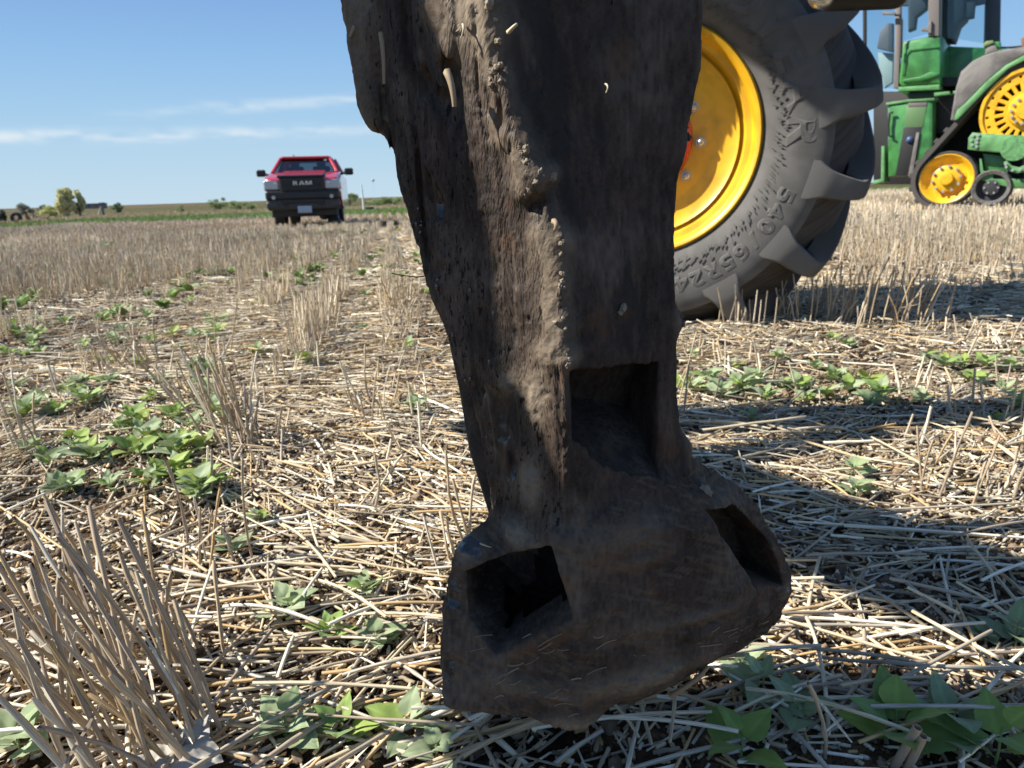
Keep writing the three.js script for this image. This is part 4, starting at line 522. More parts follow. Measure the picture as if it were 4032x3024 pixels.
// ---------------------------------------------------------------- the implement's wheel
{
  const P0 = at(2532, 550, 2.33), axis = Math.atan2(-0.25, 0.97), w = grp('farm_tyre', P0, axis), FL = terrain(P0.x, 2.45) - 0.03 - P0.y;
  const rubber = mat([0.135, 0.13, 0.122], 0.8, 0, { map: rep(paintMap, 4, 1.5), bumpMap: rep(grain, 10, 3), bumpScale: 0.00012, specularIntensity: 0.4 }), treadShade = mat([0.06, 0.052, 0.044], 0.9, 0, { map: rep(dirtMap, 4, 4) }), lugM = mat([1, 1, 1], 0.8, 0, { vertexColors: true, specularIntensity: 0.35 });  // tread brown: soil tone, darkened further as painted shade between the lugs
  // sidewalls and casing (radius, along the axle; towards the viewer is positive)
  const R = 0.69, prof = [[0.352, -0.50], [0.36, -0.47], [0.44, -0.535], [0.53, -0.54], [0.585, -0.49], [0.63, -0.44], [0.67, -0.36], [R, -0.24], [0.684, -0.16], [0.668, -0.10], [0.634, -0.04], [0.597, 0.012], [0.571, 0.045], [0.552, 0.060], [0.51, 0.066], [0.455, 0.060], [0.405, 0.042], [0.375, 0.018], [0.358, -0.005], [0.35, -0.05]];
  const flat = (g) => { const p = g.attributes.position; for (let i = 0; i < p.count; i++) { if (p.getY(i) < FL) { const k = FL - p.getY(i); p.setY(i, FL); p.setZ(i, p.getZ(i) + (p.getZ(i) > -0.2 ? k * 0.15 : -k * 0.15)); } } g.computeVertexNormals(); return g; };
  const smooth = []; { const c = new THREE.CatmullRomCurve3(prof.map((p) => V(p[0], p[1], 0))); for (const p of c.getPoints(60)) smooth.push([p.x, p.y]); }
  const turn = (a) => { const g = new THREE.LatheGeometry(a.map((p) => new THREE.Vector2(p[0], p[1])), 120); g.rotateX(Math.PI / 2); const p = g.attributes.position, u = g.attributes.uv; for (let i = 0; i < p.count; i++) u.setXY(i, p.getX(i) * 0.45 + p.getZ(i) * 0.3, p.getY(i) * 1.4 + p.getZ(i)); return flat(g); }, i0 = smooth.findIndex((p) => p[0] > 0.562), i1 = smooth.length - 1 - [...smooth].reverse().findIndex((p) => p[0] > 0.562);
  const tyre = part(w, 'casing', turn(smooth.slice(i1)), rubber); part(tyre, 'far_sidewall', turn(smooth.slice(0, i0 + 1)), rubber); part(tyre, 'tread_base', turn(smooth.slice(i0, i1 + 1)), treadShade);
  // lugs: bars that sweep from the crown round the shoulder and end in a foot on the sidewall
  const NL = 16; for (const side of [1, -1]) for (let i = 0; i < NL; i++) {
    const a0 = (i + (side > 0 ? 0 : 0.5)) / NL * Math.PI * 2 + 0.06, pos = [], idx = []; const base = [[0.0, 0.712, -0.25, 1.0], [0.10, 0.713, -0.18, 1], [0.20, 0.712, -0.10, 1], [0.28, 0.708, -0.035, 0.95], [0.335, 0.70, 0.014, 0.85], [0.36, 0.683, 0.042, 0.8], [0.368, 0.645, 0.056, 0.92], [0.37, 0.606, 0.064, 1.02], [0.37, 0.578, 0.0695, 1.15], [0.37, 0.556, 0.0695, 1.4], [0.37, 0.535, 0.068, 1.7], [0.37, 0.505, 0.0640, 1.9]], path = side > 0 ? base : base.slice(0, 7).map(([d, r, z, q]) => [d, r, -0.485 - z, q]); 
    // the bar's cross section is rounded: foot, flank, shoulder, crown and back down; its depth is measured square to the path
    const fine = [], cv = new THREE.CatmullRomCurve3(path.map((p) => V(p[0], p[1], p[2]))), cw = new THREE.CatmullRomCurve3(path.map((p) => V(p[3], 0, 0))); for (let s = 0; s <= 22; s++) { const p = cv.getPoint(s / 22), t = cv.getTangent(s / 22), l = Math.hypot(t.y, t.z) || 1; fine.push([p.x, p.y, p.z, cw.getPoint(s / 22).x, side > 0 ? t.z / l : -t.z / l, side > 0 ? -t.y / l : t.y / l]); }
    const uv = [], lugShade = [], K = [[-1.22, 0.075], [-1.08, 0.03], [-1.0, 0.007], [-0.86, 0], [0.86, 0], [1.0, 0.007], [1.08, 0.03], [1.22, 0.075]], m = K.length;
    fine.forEach(([da, r, z, wd, nr, nz], s) => { const hw = 0.036 * wd / r, k = sstep(6, 12, s), fade = s > 17 ? 1 - 0.6 * (s - 17) / 5 : 1; for (const [f, dep] of K) { const A = a0 - da * 0.9 + f * hw, q = dep * fade, rr = r - nr * q, zz = z - nz * q; pos.push(Math.cos(A) * rr, Math.sin(A) * rr, zz); uv.push(Math.cos(A) * rr, Math.sin(A) * rr + zz); lugShade.push(...[[0.075, 0.135], [0.066, 0.13], [0.056, 0.122]].map(([g, h]) => lerp(g, h, k))); } });  // lug colour runs from painted tread shade to plain rubber at the foot
    for (let s = 0; s < 22; s++) for (let f = 0; f < m - 1; f++) { const p = s * m + f; if (side > 0) idx.push(p, p + 1, p + m, p + 1, p + m + 1, p + m); else idx.push(p, p + m, p + 1, p + 1, p + m, p + m + 1); }
    for (let f = 1; f < m - 1; f++) { idx.push(0, f + 1, f); idx.push(22 * m, 22 * m + f, 22 * m + f + 1); }
    const g = new THREE.BufferGeometry(); g.setAttribute('position', new THREE.Float32BufferAttribute(pos, 3)); g.setAttribute('uv', new THREE.Float32BufferAttribute(uv, 2)); g.setAttribute('color', new THREE.Float32BufferAttribute(lugShade, 3)); g.setIndex(idx); part(tyre, 'lug', flat(g), lugM);
  }
  // raised lettering: reads clockwise, its tops outwards
  const letters = (txt, r, size, a0, pitch, wide = 1) => [...txt].forEach((ch, i) => { const g = glyph(ch, size, 0.003, 0.0022).scale(wide, 1, 1), p = g.attributes.position, a = (a0 - i * pitch) * Math.PI / 180; for (let k = 0; k < p.count; k++) { const rr = r + p.getY(k), off = p.getX(k) / r, A = a - off, zz = 0.0655 - 0.55 * Math.max(0, Math.abs(rr - 0.49) - 0.02) ** 1.2 - 0.004; p.setXYZ(k, Math.cos(A) * rr, Math.sin(A) * rr, zz + p.getZ(k)); } g.computeVertexNormals(); part(tyre, 'raised_letter', g, rubber); });
  letters('GOODYEAR', 0.432, 0.088, 90.5, 12.9, 1.3); letters('540/65R24', 0.452, 0.047, -23, 6.3, 1.15);
  { const gs = []; const r = rng(12); for (let i = 0; i < 300; i++) { const a = i / 300 * 6.283, q = 0.40 + 0.018 * r() + (i % 3) * 0.008; const l = 0.014 + 0.016 * r(), g = new THREE.BoxGeometry(l, 0.0016, 0.0032); g.rotateZ(-0.55 + 0.2 * r()); g.translate(q, 0, 0.043 + (q - 0.40) * 0.5); g.rotateZ(a); gs.push(g); } part(tyre, 'sidewall_rib', mergeGeometries(gs), rubber).userData.kind = 'stuff'; }
  // rim
  const ym = yellowPaint(); const lip = [[0.340, -0.46], [0.33, -0.40], [0.30, -0.30], [0.292, -0.10], [0.298, -0.062], [0.312, -0.05], [0.318, -0.028], [0.334, -0.022], [0.340, 0.004], [0.348, 0.016], [0.358, 0.020], [0.365, 0.012], [0.366, -0.006], [0.36, -0.03]]; part(w, 'rim', lathe(lip, 96), ym, 'yellow painted steel rim');
  const dish = [[0.299, -0.045], [0.285, -0.056], [0.26, -0.062], [0.225, -0.073], [0.21, -0.075], [0.20, -0.073], [0.08, -0.072], [0.02, -0.072]]; const disc = part(w, 'wheel_disc', lathe(dish, 72), ym);
  const boltM = mat([0.55, 0.54, 0.5], 0.35, 0.8), boltG = mergeGeometries([cyl(0.018, 0.016, 6, V(0, 0, 0.007), V(0, 0, 1)), (() => { const g = new THREE.SphereGeometry(0.013, 10, 8); g.translate(0, 0, 0.014); return g; })()]);
  for (let i = 0; i < 10; i++) { const a = (i - 0.11) / 10 * 6.283, b = part(disc, 'bolt', boltG, boltM); b.position.set(Math.cos(a) * 0.181, Math.sin(a) * 0.181, -0.073); }
  part(w, 'hub_cap', lathe([[0.0005, -0.022], [0.05, -0.024], [0.125, -0.034], [0.149, -0.046], [0.155, -0.071]].reverse(), 40), mat([0.72, 0.085, 0.02], 0.4, 0, { clearcoat: 0.3, map: rep(dirtMap, 2) }), 'orange red hub cap');
  part(w, 'axle', cyl(0.06, 0.42, 16, V(0, 0, -0.36), V(0, 0, 1)), mat([0.03, 0.03, 0.03], 0.7));
  w.scale.setScalar(0.967);
  tag(w, 'big black farm tyre on a yellow rim behind the shank', 'tyre');
}
// ---------------------------------------------------------------- the implement over and beside the camera: it carries the shank and the wheel and has bars added to cast the bands of shade
{
  const f = grp('seeder_toolbar', V(0, 0, 0)), steel = mat([0.035, 0.06, 0.03], 0.6, 0, { map: rep(dirtMap, 4) });
  const bar = (a, b, w, h, name) => { const d = b.clone().sub(a), g = new RoundedBoxGeometry(w, h, d.length(), 2, 0.012); g.applyMatrix4(new THREE.Matrix4().lookAt(b, a, V(0, 1, 0))); const c = a.clone().lerp(b, 0.5); g.translate(c.x, c.y, c.z); return part(f, name, g, steel); };
  bar(V(-0.87, 1.32, -0.60), V(-1.25, 1.32, -1.12), 0.085, 0.085, 'shade_bar');  // unseen side bars, placed to cast the broken shade across the ground
  bar(V(-1.00, 1.36, -0.57), V(-1.36, 1.36, -1.02), 0.08, 0.08, 'shade_bar');
  bar(V(-1.05, 1.24, -0.80), V(1.9, 1.24, -0.78), 0.05, 0.05, 'shade_rail');  // unseen rail added for one more thin line of shade
  bar(V(-1.36, 1.30, -0.98), V(-0.8, 1.30, -1.16), 0.06, 0.06, 'gusset');
  bar(V(-0.98, 1.13, -1.26), V(2.2, 1.13, -1.26), 0.15, 0.15, 'cross_bar');
  bar(V(-1.2, 1.02, -1.26), V(-1.205, 1.4, -1.27), 0.10, 0.10, 'riser');
  bar(V(0.03, 1.17, -0.44), V(0.03, 1.17, -1.26), 0.10, 0.10, 'shank_mount');
  bar(V(0.75, 1.45, -1.0), V(0.75, 1.45, -3.2), 0.14, 0.14, 'main_beam');
  bar(V(0.75, 1.13, -1.26), V(0.75, 1.52, -1.265), 0.12, 0.12, 'riser');
  bar(V(0.62, 0.60, -2.86), V(0.70, 1.45, -2.9), 0.12, 0.12, 'wheel_arm');
  tag(f, 'unseen steel seeder toolbar that carries the shank, bars added to cast shade', 'toolbar');
  { // unseen opener shape added beside the camera to shade part of the near one
    const g = grp('shade_caster_opener', V(-0.93, 0.86, -0.457)); const m = mat([0.06, 0.048, 0.04], 0.85); g.rotation.y = Math.PI / 2;
    part(g, 'leg', (() => { const q = poly([[-0.05, 0.16], [0.03, 0.16], [0.03, 0.56], [-0.02, 0.56]], 0.06, 0.008); q.translate(0, 0, -0.03); return q; })(), m); part(g, 'boot', (() => { const q = poly([[-0.15, 0], [0.06, -0.02], [0.065, 0.06], [0.06, 0.20], [0.05, 0.25], [-0.05, 0.25], [-0.12, 0.16]], 0.12, 0.012); q.translate(0, 0, -0.06); return q; })(), m); tag(g, 'unseen opener shape added beside the camera to shade the shank', 'opener');
  }
  const hp = grp('shade_caster_hopper', V(0, 0, 0)); const pts = [[-0.75, 2.105], [0.21, 1.375], [0.30, 1.365], [0.5, 1.40], [0.5, 2.45], [-0.75, 2.45]]; const hg = poly(pts, 0.66, 0.02); hg.translate(0, 0, -2.76); part(hp, 'shade_bin', hg, mat([0.10, 0.10, 0.095], 0.6)); part(hp, 'lid', rbox(1.35, 0.06, 0.76, -0.125, 2.485, -2.43, 0.02), mat([0.05, 0.05, 0.05], 0.6)); tag(hp, 'unseen grey hopper shape added above the tyre to shade its upper half', 'hopper');  // unseen hopper shape added so its edge casts the slanting shade on the tyre
  const c = grp('hydraulic_cylinder', at(3380, -20, 1.9)); const y = 0.0; const blk = mat([0.012, 0.012, 0.012], 0.5), chrome = mat([0.6, 0.6, 0.6], 0.25, 0.9);
  part(c, 'barrel', (() => { const g = new THREE.CapsuleGeometry(0.034, 0.15, 8, 20); g.rotateZ(Math.PI / 2); return g; })(), blk).position.set(0.012, y, 0); part(c, 'rod_end', new THREE.SphereGeometry(0.034, 20, 14), chrome).position.set(-0.092, 0.002, 0.01); part(c, 'hose', tube(bez(V(0.02, 0.03, 0), V(0.05, 0.25, 0), V(-0.05, 0.46, 0.3), 8), 0.014, 10), blk);
  tag(c, 'black rounded cylinder with pale end at the top edge before the tyre', 'cylinder');
}
// ---------------------------------------------------------------- the tracked tractor
{
  const th = 38 * Math.PI / 180, e1 = V(Math.cos(th), 0, Math.sin(th)), n = V(-Math.sin(th), 0, Math.cos(th)), O = at(3722, 820, 10.2); O.y = 0;
  const tr = grp('tracked_tractor', O, -th);
  const L = (px, py, z = 0) => { const p = onPlane(px, py, O.clone().addScaledVector(n, z), n).sub(O); return [p.dot(e1), p.y]; };
  const zs = (q, list) => list.map(([x, y]) => L(3200 + 0.5424 * x, 0.5424 * y, q));
  const green = mat([0.06, 0.25, 0.06], 0.35, 0, { clearcoat: 0.5, clearcoatRoughness: 0.2, map: rep(dirtMap, 0.6) }), pale = mat([0.13, 0.33, 0.12], 0.55, 0, { map: rep(dirtMap, 0.8) }), grey = mat([0.20, 0.185, 0.17], 0.75, 0, { map: rep(dirtMap, 0.7) }), black = mat([0.012, 0.012, 0.013], 0.6), rub = mat([0.075, 0.068, 0.062], 0.85, 0, { map: rep(dirtMap, 2) }), yel = yellowPaint(), glass = mat([0.80, 0.88, 0.90], 0.03, 0, { transmission: 1, thickness: 0, ior: 1.45 }), pillar = mat([0.19, 0.165, 0.15], 0.6), steelB = mat([0.5, 0.52, 0.48], 0.4, 0.6);
  const ext = (parent, name, pts, z0, z1, m, bev = 0.012, label) => { const g = poly(pts, z1 - z0, bev); g.translate(0, 0, z0); return part(parent, name, g, m, label); };
  // cab: pillars, glass, door panel, seat and posts behind
  const zc = -0.55, cab = grp('cab'); tr.add(cab); cab.userData = {};
  const door = ext(cab, 'door_panel', zs(zc, [[648, 300], [880, 256], [930, 256], [930, 610], [640, 628], [615, 600], [640, 420]]), zc - 1.35, zc, green, 0.05);
  ext(door, 'panel_rib', zs(zc + 0.02, [[655, 575], [780, 555], [850, 520], [925, 512], [925, 545], [860, 570], [790, 590], [655, 596]]), zc - 0.03, zc + 0.03, green, 0.02);
  ext(door, 'panel_frame', zs(zc + 0.012, [[660, 395], [700, 352], [925, 330], [925, 346], [712, 372], [688, 400], [668, 545], [648, 545]]), zc - 0.02, zc + 0.016, green, 0.008);
  ext(cab, 'sill', zs(zc, [[620, 632], [925, 612], [925, 650], [620, 662]]), zc - 1.3, zc + 0.02, pale, 0.02);
  ext(cab, 'rear_panel', zs(zc - 0.75, [[880, 330], [1270, 345], [1265, 640], [880, 640]]), zc - 1.5, zc - 0.75, green, 0.03);
  ext(cab, 'pillar', zs(zc, [[600, -500], [640, -500], [640, 250], [622, 640], [585, 640], [596, 300]]), zc - 0.09, zc, pillar, 0.015);
  ext(cab, 'pillar', zs(zc, [[842, -500], [925, -500], [918, 262], [838, 262]]), zc - 0.12, zc + 0.01, pillar, 0.015);
  ext(cab, 'pillar', zs(zc - 1.0, [[1262, -500], [1370, -500], [1358, 320], [1240, 320]]), zc - 1.12, zc - 1.0, mat([0.06, 0.075, 0.10], 0.5), 0.015);
  ext(cab, 'pillar', zs(zc - 1.4, [[360, -500], [385, -500], [388, 640], [366, 640]]), zc - 1.48, zc - 1.4, black, 0.008);
  ext(cab, 'side_window', zs(zc, [[640, -500], [842, -500], [838, 240], [644, 298]]), zc - 0.03, zc - 0.022, glass, 0);
  ext(cab, 'rear_window', zs(zc - 0.4, [[922, -500], [1262, -500], [1255, 315], [918, 262]]), zc - 0.41, zc - 0.40, glass, 0);
  ext(cab, 'windscreen', zs(zc - 1.0, [[388, -500], [600, -500], [592, 640], [400, 640]]), zc - 1.01, zc - 1.0, glass, 0);
  ext(cab, 'floor', zs(zc - 0.2, [[600, 560], [1250, 560], [1250, 620], [600, 640]]), zc - 1.4, zc - 0.2, black, 0.01);
  ext(cab, 'roof', zs(zc, [[340, -640], [1380, -640], [1380, -500], [340, -500]]), zc - 1.55, zc + 0.05, green, 0.04);
  const dk = mat([0.03, 0.045, 0.055], 0.7); ext(cab, 'seat', zs(zc - 0.7, [[925, -120], [1110, -120], [1110, 130], [1060, 180], [1020, 300], [925, 300]]), zc - 1.1, zc - 0.55, dk, 0.05); ext(cab, 'console', zs(zc - 0.6, [[1060, 20], [1175, 10], [1165, 120], [1080, 140]]), zc - 0.8, zc - 0.6, dk, 0.02); ext(cab, 'visor', zs(zc - 0.85, [[500, -500], [1262, -500], [1255, 22], [1175, 40], [500, 40]]), zc - 0.95, zc - 0.85, mat([0.05, 0.07, 0.085], 0.6), 0.02); ext(cab, 'headrest', zs(zc - 0.8, [[690, -100], [830, -100], [825, 60], [750, 120], [740, 205], [690, 225]]), zc - 1.0, zc - 0.8, dk, 0.03);
  ext(cab, 'mirror', zs(zc + 0.1, [[502, 80], [600, 90], [600, 105], [505, 104]]), zc + 0.05, zc + 0.1, grey, 0.005); part(cab, 'grab_rail', tube(zs(zc + 0.06, [[598, 112], [628, 108], [648, 150], [645, 300], [640, 420]]).map(([x, y]) => V(x, y, zc + 0.06)), 0.014, 8), black); ext(cab, 'door_handle', zs(zc + 0.05, [[785, 205], [830, 195], [850, 150], [862, 150], [860, 240], [840, 240], [835, 225], [790, 225]]), zc, zc + 0.05, grey, 0.006);
  ext(cab, 'exhaust_shield', zs(zc - 1.4, [[470, 380], [585, 385], [580, 600], [520, 640], [480, 500]]), zc - 1.5, zc - 1.4, mat([0.35, 0.42, 0.42], 0.5), 0.02); ext(cab, 'machinery', zs(zc - 1.3, [[490, 230], [540, 170], [585, 172], [585, 380], [470, 350]]), zc - 1.4, zc - 1.25, mat([0.12, 0.12, 0.14], 0.6), 0.02);
  // tank and steps below the cab
  const zt = -0.35, low = grp('tank_and_steps'); tr.add(low);
  ext(low, 'tank', zs(zt, [[540, 760], [690, 728], [875, 716], [872, 1262], [545, 1285]]), zt - 0.9, zt, green, 0.05); ext(low, 'tank_top', zs(zt + 0.02, [[530, 745], [690, 722], [884, 710], [884, 730], [690, 742], [530, 765]]), zt - 0.9, zt + 0.02, pale, 0.01);
  ext(low, 'decal_panel', zs(zt, [[680, 770], [828, 765], [800, 922], [668, 925]]), zt - 0.02, zt + 0.006, mat([0.10, 0.19, 0.075], 0.5), 0.003); ext(low, 'badge', zs(zt, [[695, 748], [828, 742], [828, 770], [695, 775]]), zt - 0.02, zt + 0.012, mat([0.16, 0.13, 0.13], 0.5), 0.003); ext(low, 'recess', zs(zt, [[662, 925], [790, 922], [735, 1272], [600, 1278]]), zt - 0.04, zt + 0.006, black, 0.003); ext(low, 'rail', zs(zt + 0.03, [[752, 960], [776, 960], [725, 1275], [692, 1275]]), zt, zt + 0.03, grey, 0.006); part(low, 'cap', new THREE.SphereGeometry(0.05, 16, 10), mat([0.05, 0.09, 0.2], 0.4)).position.set(...zs(zt, [[705, 1015]])[0], zt);
  part(low, 'handle', tube(zs(zt + 0.05, [[585, 815], [560, 820], [550, 900], [552, 985], [575, 992]]).map(([x, y]) => V(x, y, zt + 0.05)), 0.016, 8), black); ext(low, 'ladder', zs(zt - 0.1, [[498, 1060], [522, 1060], [520, 1320], [440, 1340], [440, 1310], [495, 1300]]), zt - 0.5, zt - 0.1, pale, 0.01); part(low, 'chassis', (() => { const g = poly(zs(-1.3, [[430, 660], [1250, 655], [1534, 900], [1534, 1330], [430, 1340]]), 0.5, 0.02); g.translate(0, 0, -1.9); return g; })(), black);
  ext(low, 'hose_bundle', zs(-0.6, [[690, 668], [880, 660], [1030, 680], [1000, 1000], [880, 960], [880, 712], [690, 712]]), -1.3, -0.62, black, 0.02); ext(low, 'bracket', zs(-0.45, [[880, 672], [995, 662], [995, 685], [882, 698]]), -0.6, -0.45, pale, 0.01); ext(low, 'bracket', zs(-0.45, [[1018, 660], [1060, 655], [1060, 680], [1018, 680]]), -0.6, -0.45, pale, 0.01);
  ext(low, 'bracket', zs(-0.45, [[1100, 660], [1534, 640], [1534, 760], [1100, 760]]), -1.4, -0.9, green, 0.02);
  // track
  const trk = grp('track_unit'); tr.add(trk); const C = (x, y) => zs(0, [[x, y]])[0], mpp = 10.2 / 2800 * 0.5424 * 1.16; const idl = C(965, 1318), drv = C(1560, 800), rw1 = C(1290, 1385), rI = 0.37, rD = 0.53, GY = 0.03; idl[1] = GY + rI + 0.05;
  const rear = [drv[0] + (drv[0] - idl[0]) * 1.02, idl[1]], wid = 0.46; // belt path: round idler, drive wheel and rear idler
  const tang = (a, ra, b, rb) => { const dx = b[0] - a[0], dy = b[1] - a[1], d = Math.hypot(dx, dy), A = Math.atan2(dy, dx), q = Math.acos((ra - rb) / d); return A + q; };
  const pth = [], RB = 0.03; const aL = tang(idl, rI + RB, drv, rD + RB), aR = tang(drv, rD + RB, rear, rI + RB); const arc = (c, r, a, b, k) => { for (let i = 0; i <= k; i++) { const t = lerp(a, b, i / k); pth.push([c[0] + Math.cos(t) * r, c[1] + Math.sin(t) * r]); } };
  arc(idl, rI + RB, 3 * Math.PI / 2, aL, 14); arc(drv, rD + RB, aL, aR, 10); arc(rear, rI + RB, aR, -Math.PI / 2, 14);
  const belt = (() => { const pos = [], ix = [], m = pth.length; for (let i = 0; i < m; i++) { const p = pth[i], a = pth[(i + m - 1) % m], b = pth[(i + 1) % m], tx = b[0] - a[0], ty = b[1] - a[1], l = Math.hypot(tx, ty), nx = -ty / l, ny = tx / l; for (const [q, z] of [[-0.028, 0.02], [0.03, 0.02], [0.03, -wid], [-0.028, -wid]]) pos.push(p[0] + nx * q, p[1] + ny * q, z); } for (let i = 0; i < m; i++) { const j = (i + 1) % m; for (let k = 0; k < 4; k++) { const l = (k + 1) % 4; ix.push(i * 4 + k, j * 4 + k, i * 4 + l, i * 4 + l, j * 4 + k, j * 4 + l); } } const g = new THREE.BufferGeometry(); g.setAttribute('position', new THREE.Float32BufferAttribute(pos, 3)); g.setIndex(ix); return toCreasedNormals(g, 0.6); })();
  const bl2 = part(trk, 'belt', belt, rub); { let acc = 0; const bar = new RoundedBoxGeometry(0.07, 0.05, wid, 1, 0.012); for (let i = 0; i < pth.length; i++) { const a = pth[i], b = pth[(i + 1) % pth.length], l = Math.hypot(b[0] - a[0], b[1] - a[1]), A = Math.atan2(b[1] - a[1], b[0] - a[0]); while (acc < l) { const t = acc / l, m = part(bl2, 'tread_bar', bar, rub); m.position.set(lerp(a[0], b[0], t) - Math.sin(A) * 0.04, lerp(a[1], b[1], t) + Math.cos(A) * 0.04, -wid / 2 + 0.01); m.rotation.z = A; acc += 0.17; } acc -= l; } }
  const wheel = (c, r, w, m, name, bolts) => { const g = grp(name); g.position.set(c[0], c[1], -0.03); trk.add(g); part(g, 'tread_band', lathe([[r * 0.86, 0], [r * 0.94, 0.016], [r * 0.99, 0.008], [r, -0.012], [r, -w], [r * 0.9, -w], [0.02, -w]], 40), rub); part(g, 'disc', lathe([[r * 0.90, 0.012], [r * 0.88, 0.014], [r * 0.80, 0.0], [r * 0.72, -0.05], [r * 0.60, -0.075], [r * 0.5, -0.075], [r * 0.49, -0.02], [r * 0.42, 0.0], [r * 0.24, 0.002], [r * 0.22, 0.05], [r * 0.15, 0.055], [0.001, 0.055]].reverse(), 40), m); for (let i = 0; i < bolts; i++) { const a = i / bolts * 6.283 + 0.2, b = part(g, 'bolt', boltGT, steelB); b.position.set(Math.cos(a) * r * 0.46, Math.sin(a) * r * 0.46, 0.0); } return g; };
  const boltGT = cyl(0.019, 0.03, 6, V(0, 0, 0.012), V(0, 0, 1));
  wheel(idl, rI, 0.40, yel, 'idler_wheel', 10); wheel(rear, rI, 0.40, yel, 'idler_wheel', 10);
  for (let i = 0; i < 3; i++) { const g = grp('road_wheel'); const r = 0.235; g.position.set(rw1[0] + i * 0.62, GY + r + 0.05, -0.02); trk.add(g); part(g, 'tread_band', lathe([[r * 0.74, -0.06], [r * 0.76, 0.0], [r * 0.94, 0.012], [r, -0.01], [r, -0.38], [0.02, -0.38]], 36), mat([0.14, 0.13, 0.12], 0.8, 0, { map: rep(dirtMap, 2) })); part(g, 'disc', lathe([[r * 0.75, -0.09], [r * 0.45, -0.1], [r * 0.42, -0.03], [r * 0.2, -0.02], [0.001, -0.02]].reverse(), 28), mat([0.035, 0.035, 0.037], 0.5)); for (let k = 0; k < 6; k++) { const b = part(g, 'bolt', boltGT, steelB); b.scale.setScalar(0.7); b.position.set(Math.cos(k * 1.047) * r * 0.33, Math.sin(k * 1.047) * r * 0.33, -0.03); } }
  { // drive wheel: two rings of slots cut through a yellow drum
    const d = grp('drive_wheel'); d.position.set(drv[0], drv[1], -0.03); trk.add(d); const sh = new THREE.Shape(); sh.absarc(0, 0, rD - 0.02, 0, Math.PI * 2); const hole = (r0, r1, a, w) => { const p = new THREE.Path(), k = [[r0, -w * 0.8], [r1, -w], [r1, w], [r0, w * 0.8]].map(([r, f]) => [Math.cos(a + f) * r, Math.sin(a + f) * r]); p.moveTo(...k[0]); k.slice(1).forEach((q) => p.lineTo(...q)); p.closePath(); sh.holes.push(p); }; for (let i = 0; i < 22; i++) { hole(0.25, 0.36, i / 22 * 6.283, 0.095); hole(0.41, 0.455, (i + 0.5) / 22 * 6.283, 0.05); } const g = new THREE.ExtrudeGeometry(sh, { depth: 0.03, bevelEnabled: true, bevelSize: 0.006, bevelThickness: 0.006, bevelSegments: 1, curveSegments: 60 }); part(d, 'slotted_disc', toCreasedNormals(g, 0.5), yel); part(d, 'ring', lathe([[rD - 0.05, 0.0], [rD - 0.045, 0.06], [rD - 0.005, 0.06], [rD, 0.0], [rD, -0.4], [rD - 0.03, -0.4]], 60), yel); part(d, 'hub', lathe([[0.22, 0.03], [0.2, 0.09], [0.12, 0.10], [0.11, 0.16], [0.001, 0.16]].reverse(), 30), yel); for (let k = 0; k < 14; k++) { const b = part(d, 'bolt', boltGT, steelB); b.position.set(Math.cos(k / 14 * 6.283) * 0.17, Math.sin(k / 14 * 6.283) * 0.17, 0.10); } part(d, 'inner_drum', lathe([[rD - 0.05, -0.12], [0.3, -0.2], [0.02, -0.2]].reverse(), 40), mat([0.06, 0.045, 0.02], 0.9));
  }
  ext(trk, 'beam', zs(0.03, [[1125, 1085], [1130, 1000], [1160, 962], [1534, 985], [1900, 1000], [1900, 1120], [1534, 1130], [1470, 1145], [1380, 1110], [1200, 1095]]), -0.12, 0.04, pale, 0.02); for (const [x, y] of [[1165, 985], [1205, 980], [1152, 1020], [1196, 1008], [1158, 1052], [1192, 1035], [1190, 1065], [1400, 1190], [1405, 1212], [1450, 1235], [1505, 1232]]) { const b = part(trk, 'bolt', boltGT, steelB), q = zs(0.04, [[x, y]])[0]; b.position.set(q[0], q[1], 0.03); }
  part(trk, 'pivot', cyl(0.16, 0.03, 28, V(...zs(0.04, [[1470, 1075]])[0], 0.04), V(0, 0, 1)), pale); ext(trk, 'lower_frame', zs(-0.05, [[1210, 1150], [1226, 1150], [1240, 1240], [1310, 1262], [1310, 1300], [1900, 1290], [1900, 1360], [1460, 1370], [1230, 1310], [1215, 1230]]), -0.3, -0.05, pale, 0.01); ext(trk, 'suspension', zs(-0.12, [[1235, 1110], [1420, 1130], [1400, 1290], [1250, 1270]]), -0.35, -0.12, green, 0.02); ext(trk, 'swing_arm', zs(0.0, [[1385, 1180], [1412, 1160], [1440, 1200], [1500, 1215], [1560, 1190], [1560, 1240], [1480, 1260], [1410, 1240]]), -0.08, 0.01, pale, 0.01);
  ext(tr, 'fender', zs(0.05, [[1000, 872], [1038, 640], [1075, 520], [1160, 442], [1240, 402], [1330, 372], [1534, 335], [1800, 330], [1800, 395], [1534, 398], [1400, 470], [1250, 600], [1110, 745], [1048, 800], [1028, 870]]), -0.62, 0.05, grey, 0.02, 'grey fender above the track'); ext(tr, 'fender_edge', zs(0.06, [[1025, 875], [1046, 802], [1110, 747], [1250, 602], [1400, 472], [1534, 400], [1800, 396], [1800, 440], [1534, 440], [1420, 500], [1270, 640], [1130, 785], [1050, 868]]), -0.6, 0.065, pale, 0.008, 'bright green lower edge of the fender');
  ext(tr, 'filler_neck', zs(-0.3, [[1255, 350], [1275, 320], [1330, 322], [1345, 372], [1250, 400]]), -0.45, -0.3, grey, 0.02); ext(tr, 'filler_cap', zs(-0.3, [[1238, 322], [1258, 300], [1310, 292], [1318, 312], [1262, 336], [1242, 340]]), -0.47, -0.28, mat([0.15, 0.22, 0.08], 0.5), 0.015); ext(tr, 'filler_body', zs(-0.5, [[1320, 300], [1362, 300], [1364, 350], [1330, 352]]), -0.7, -0.5, green, 0.02);
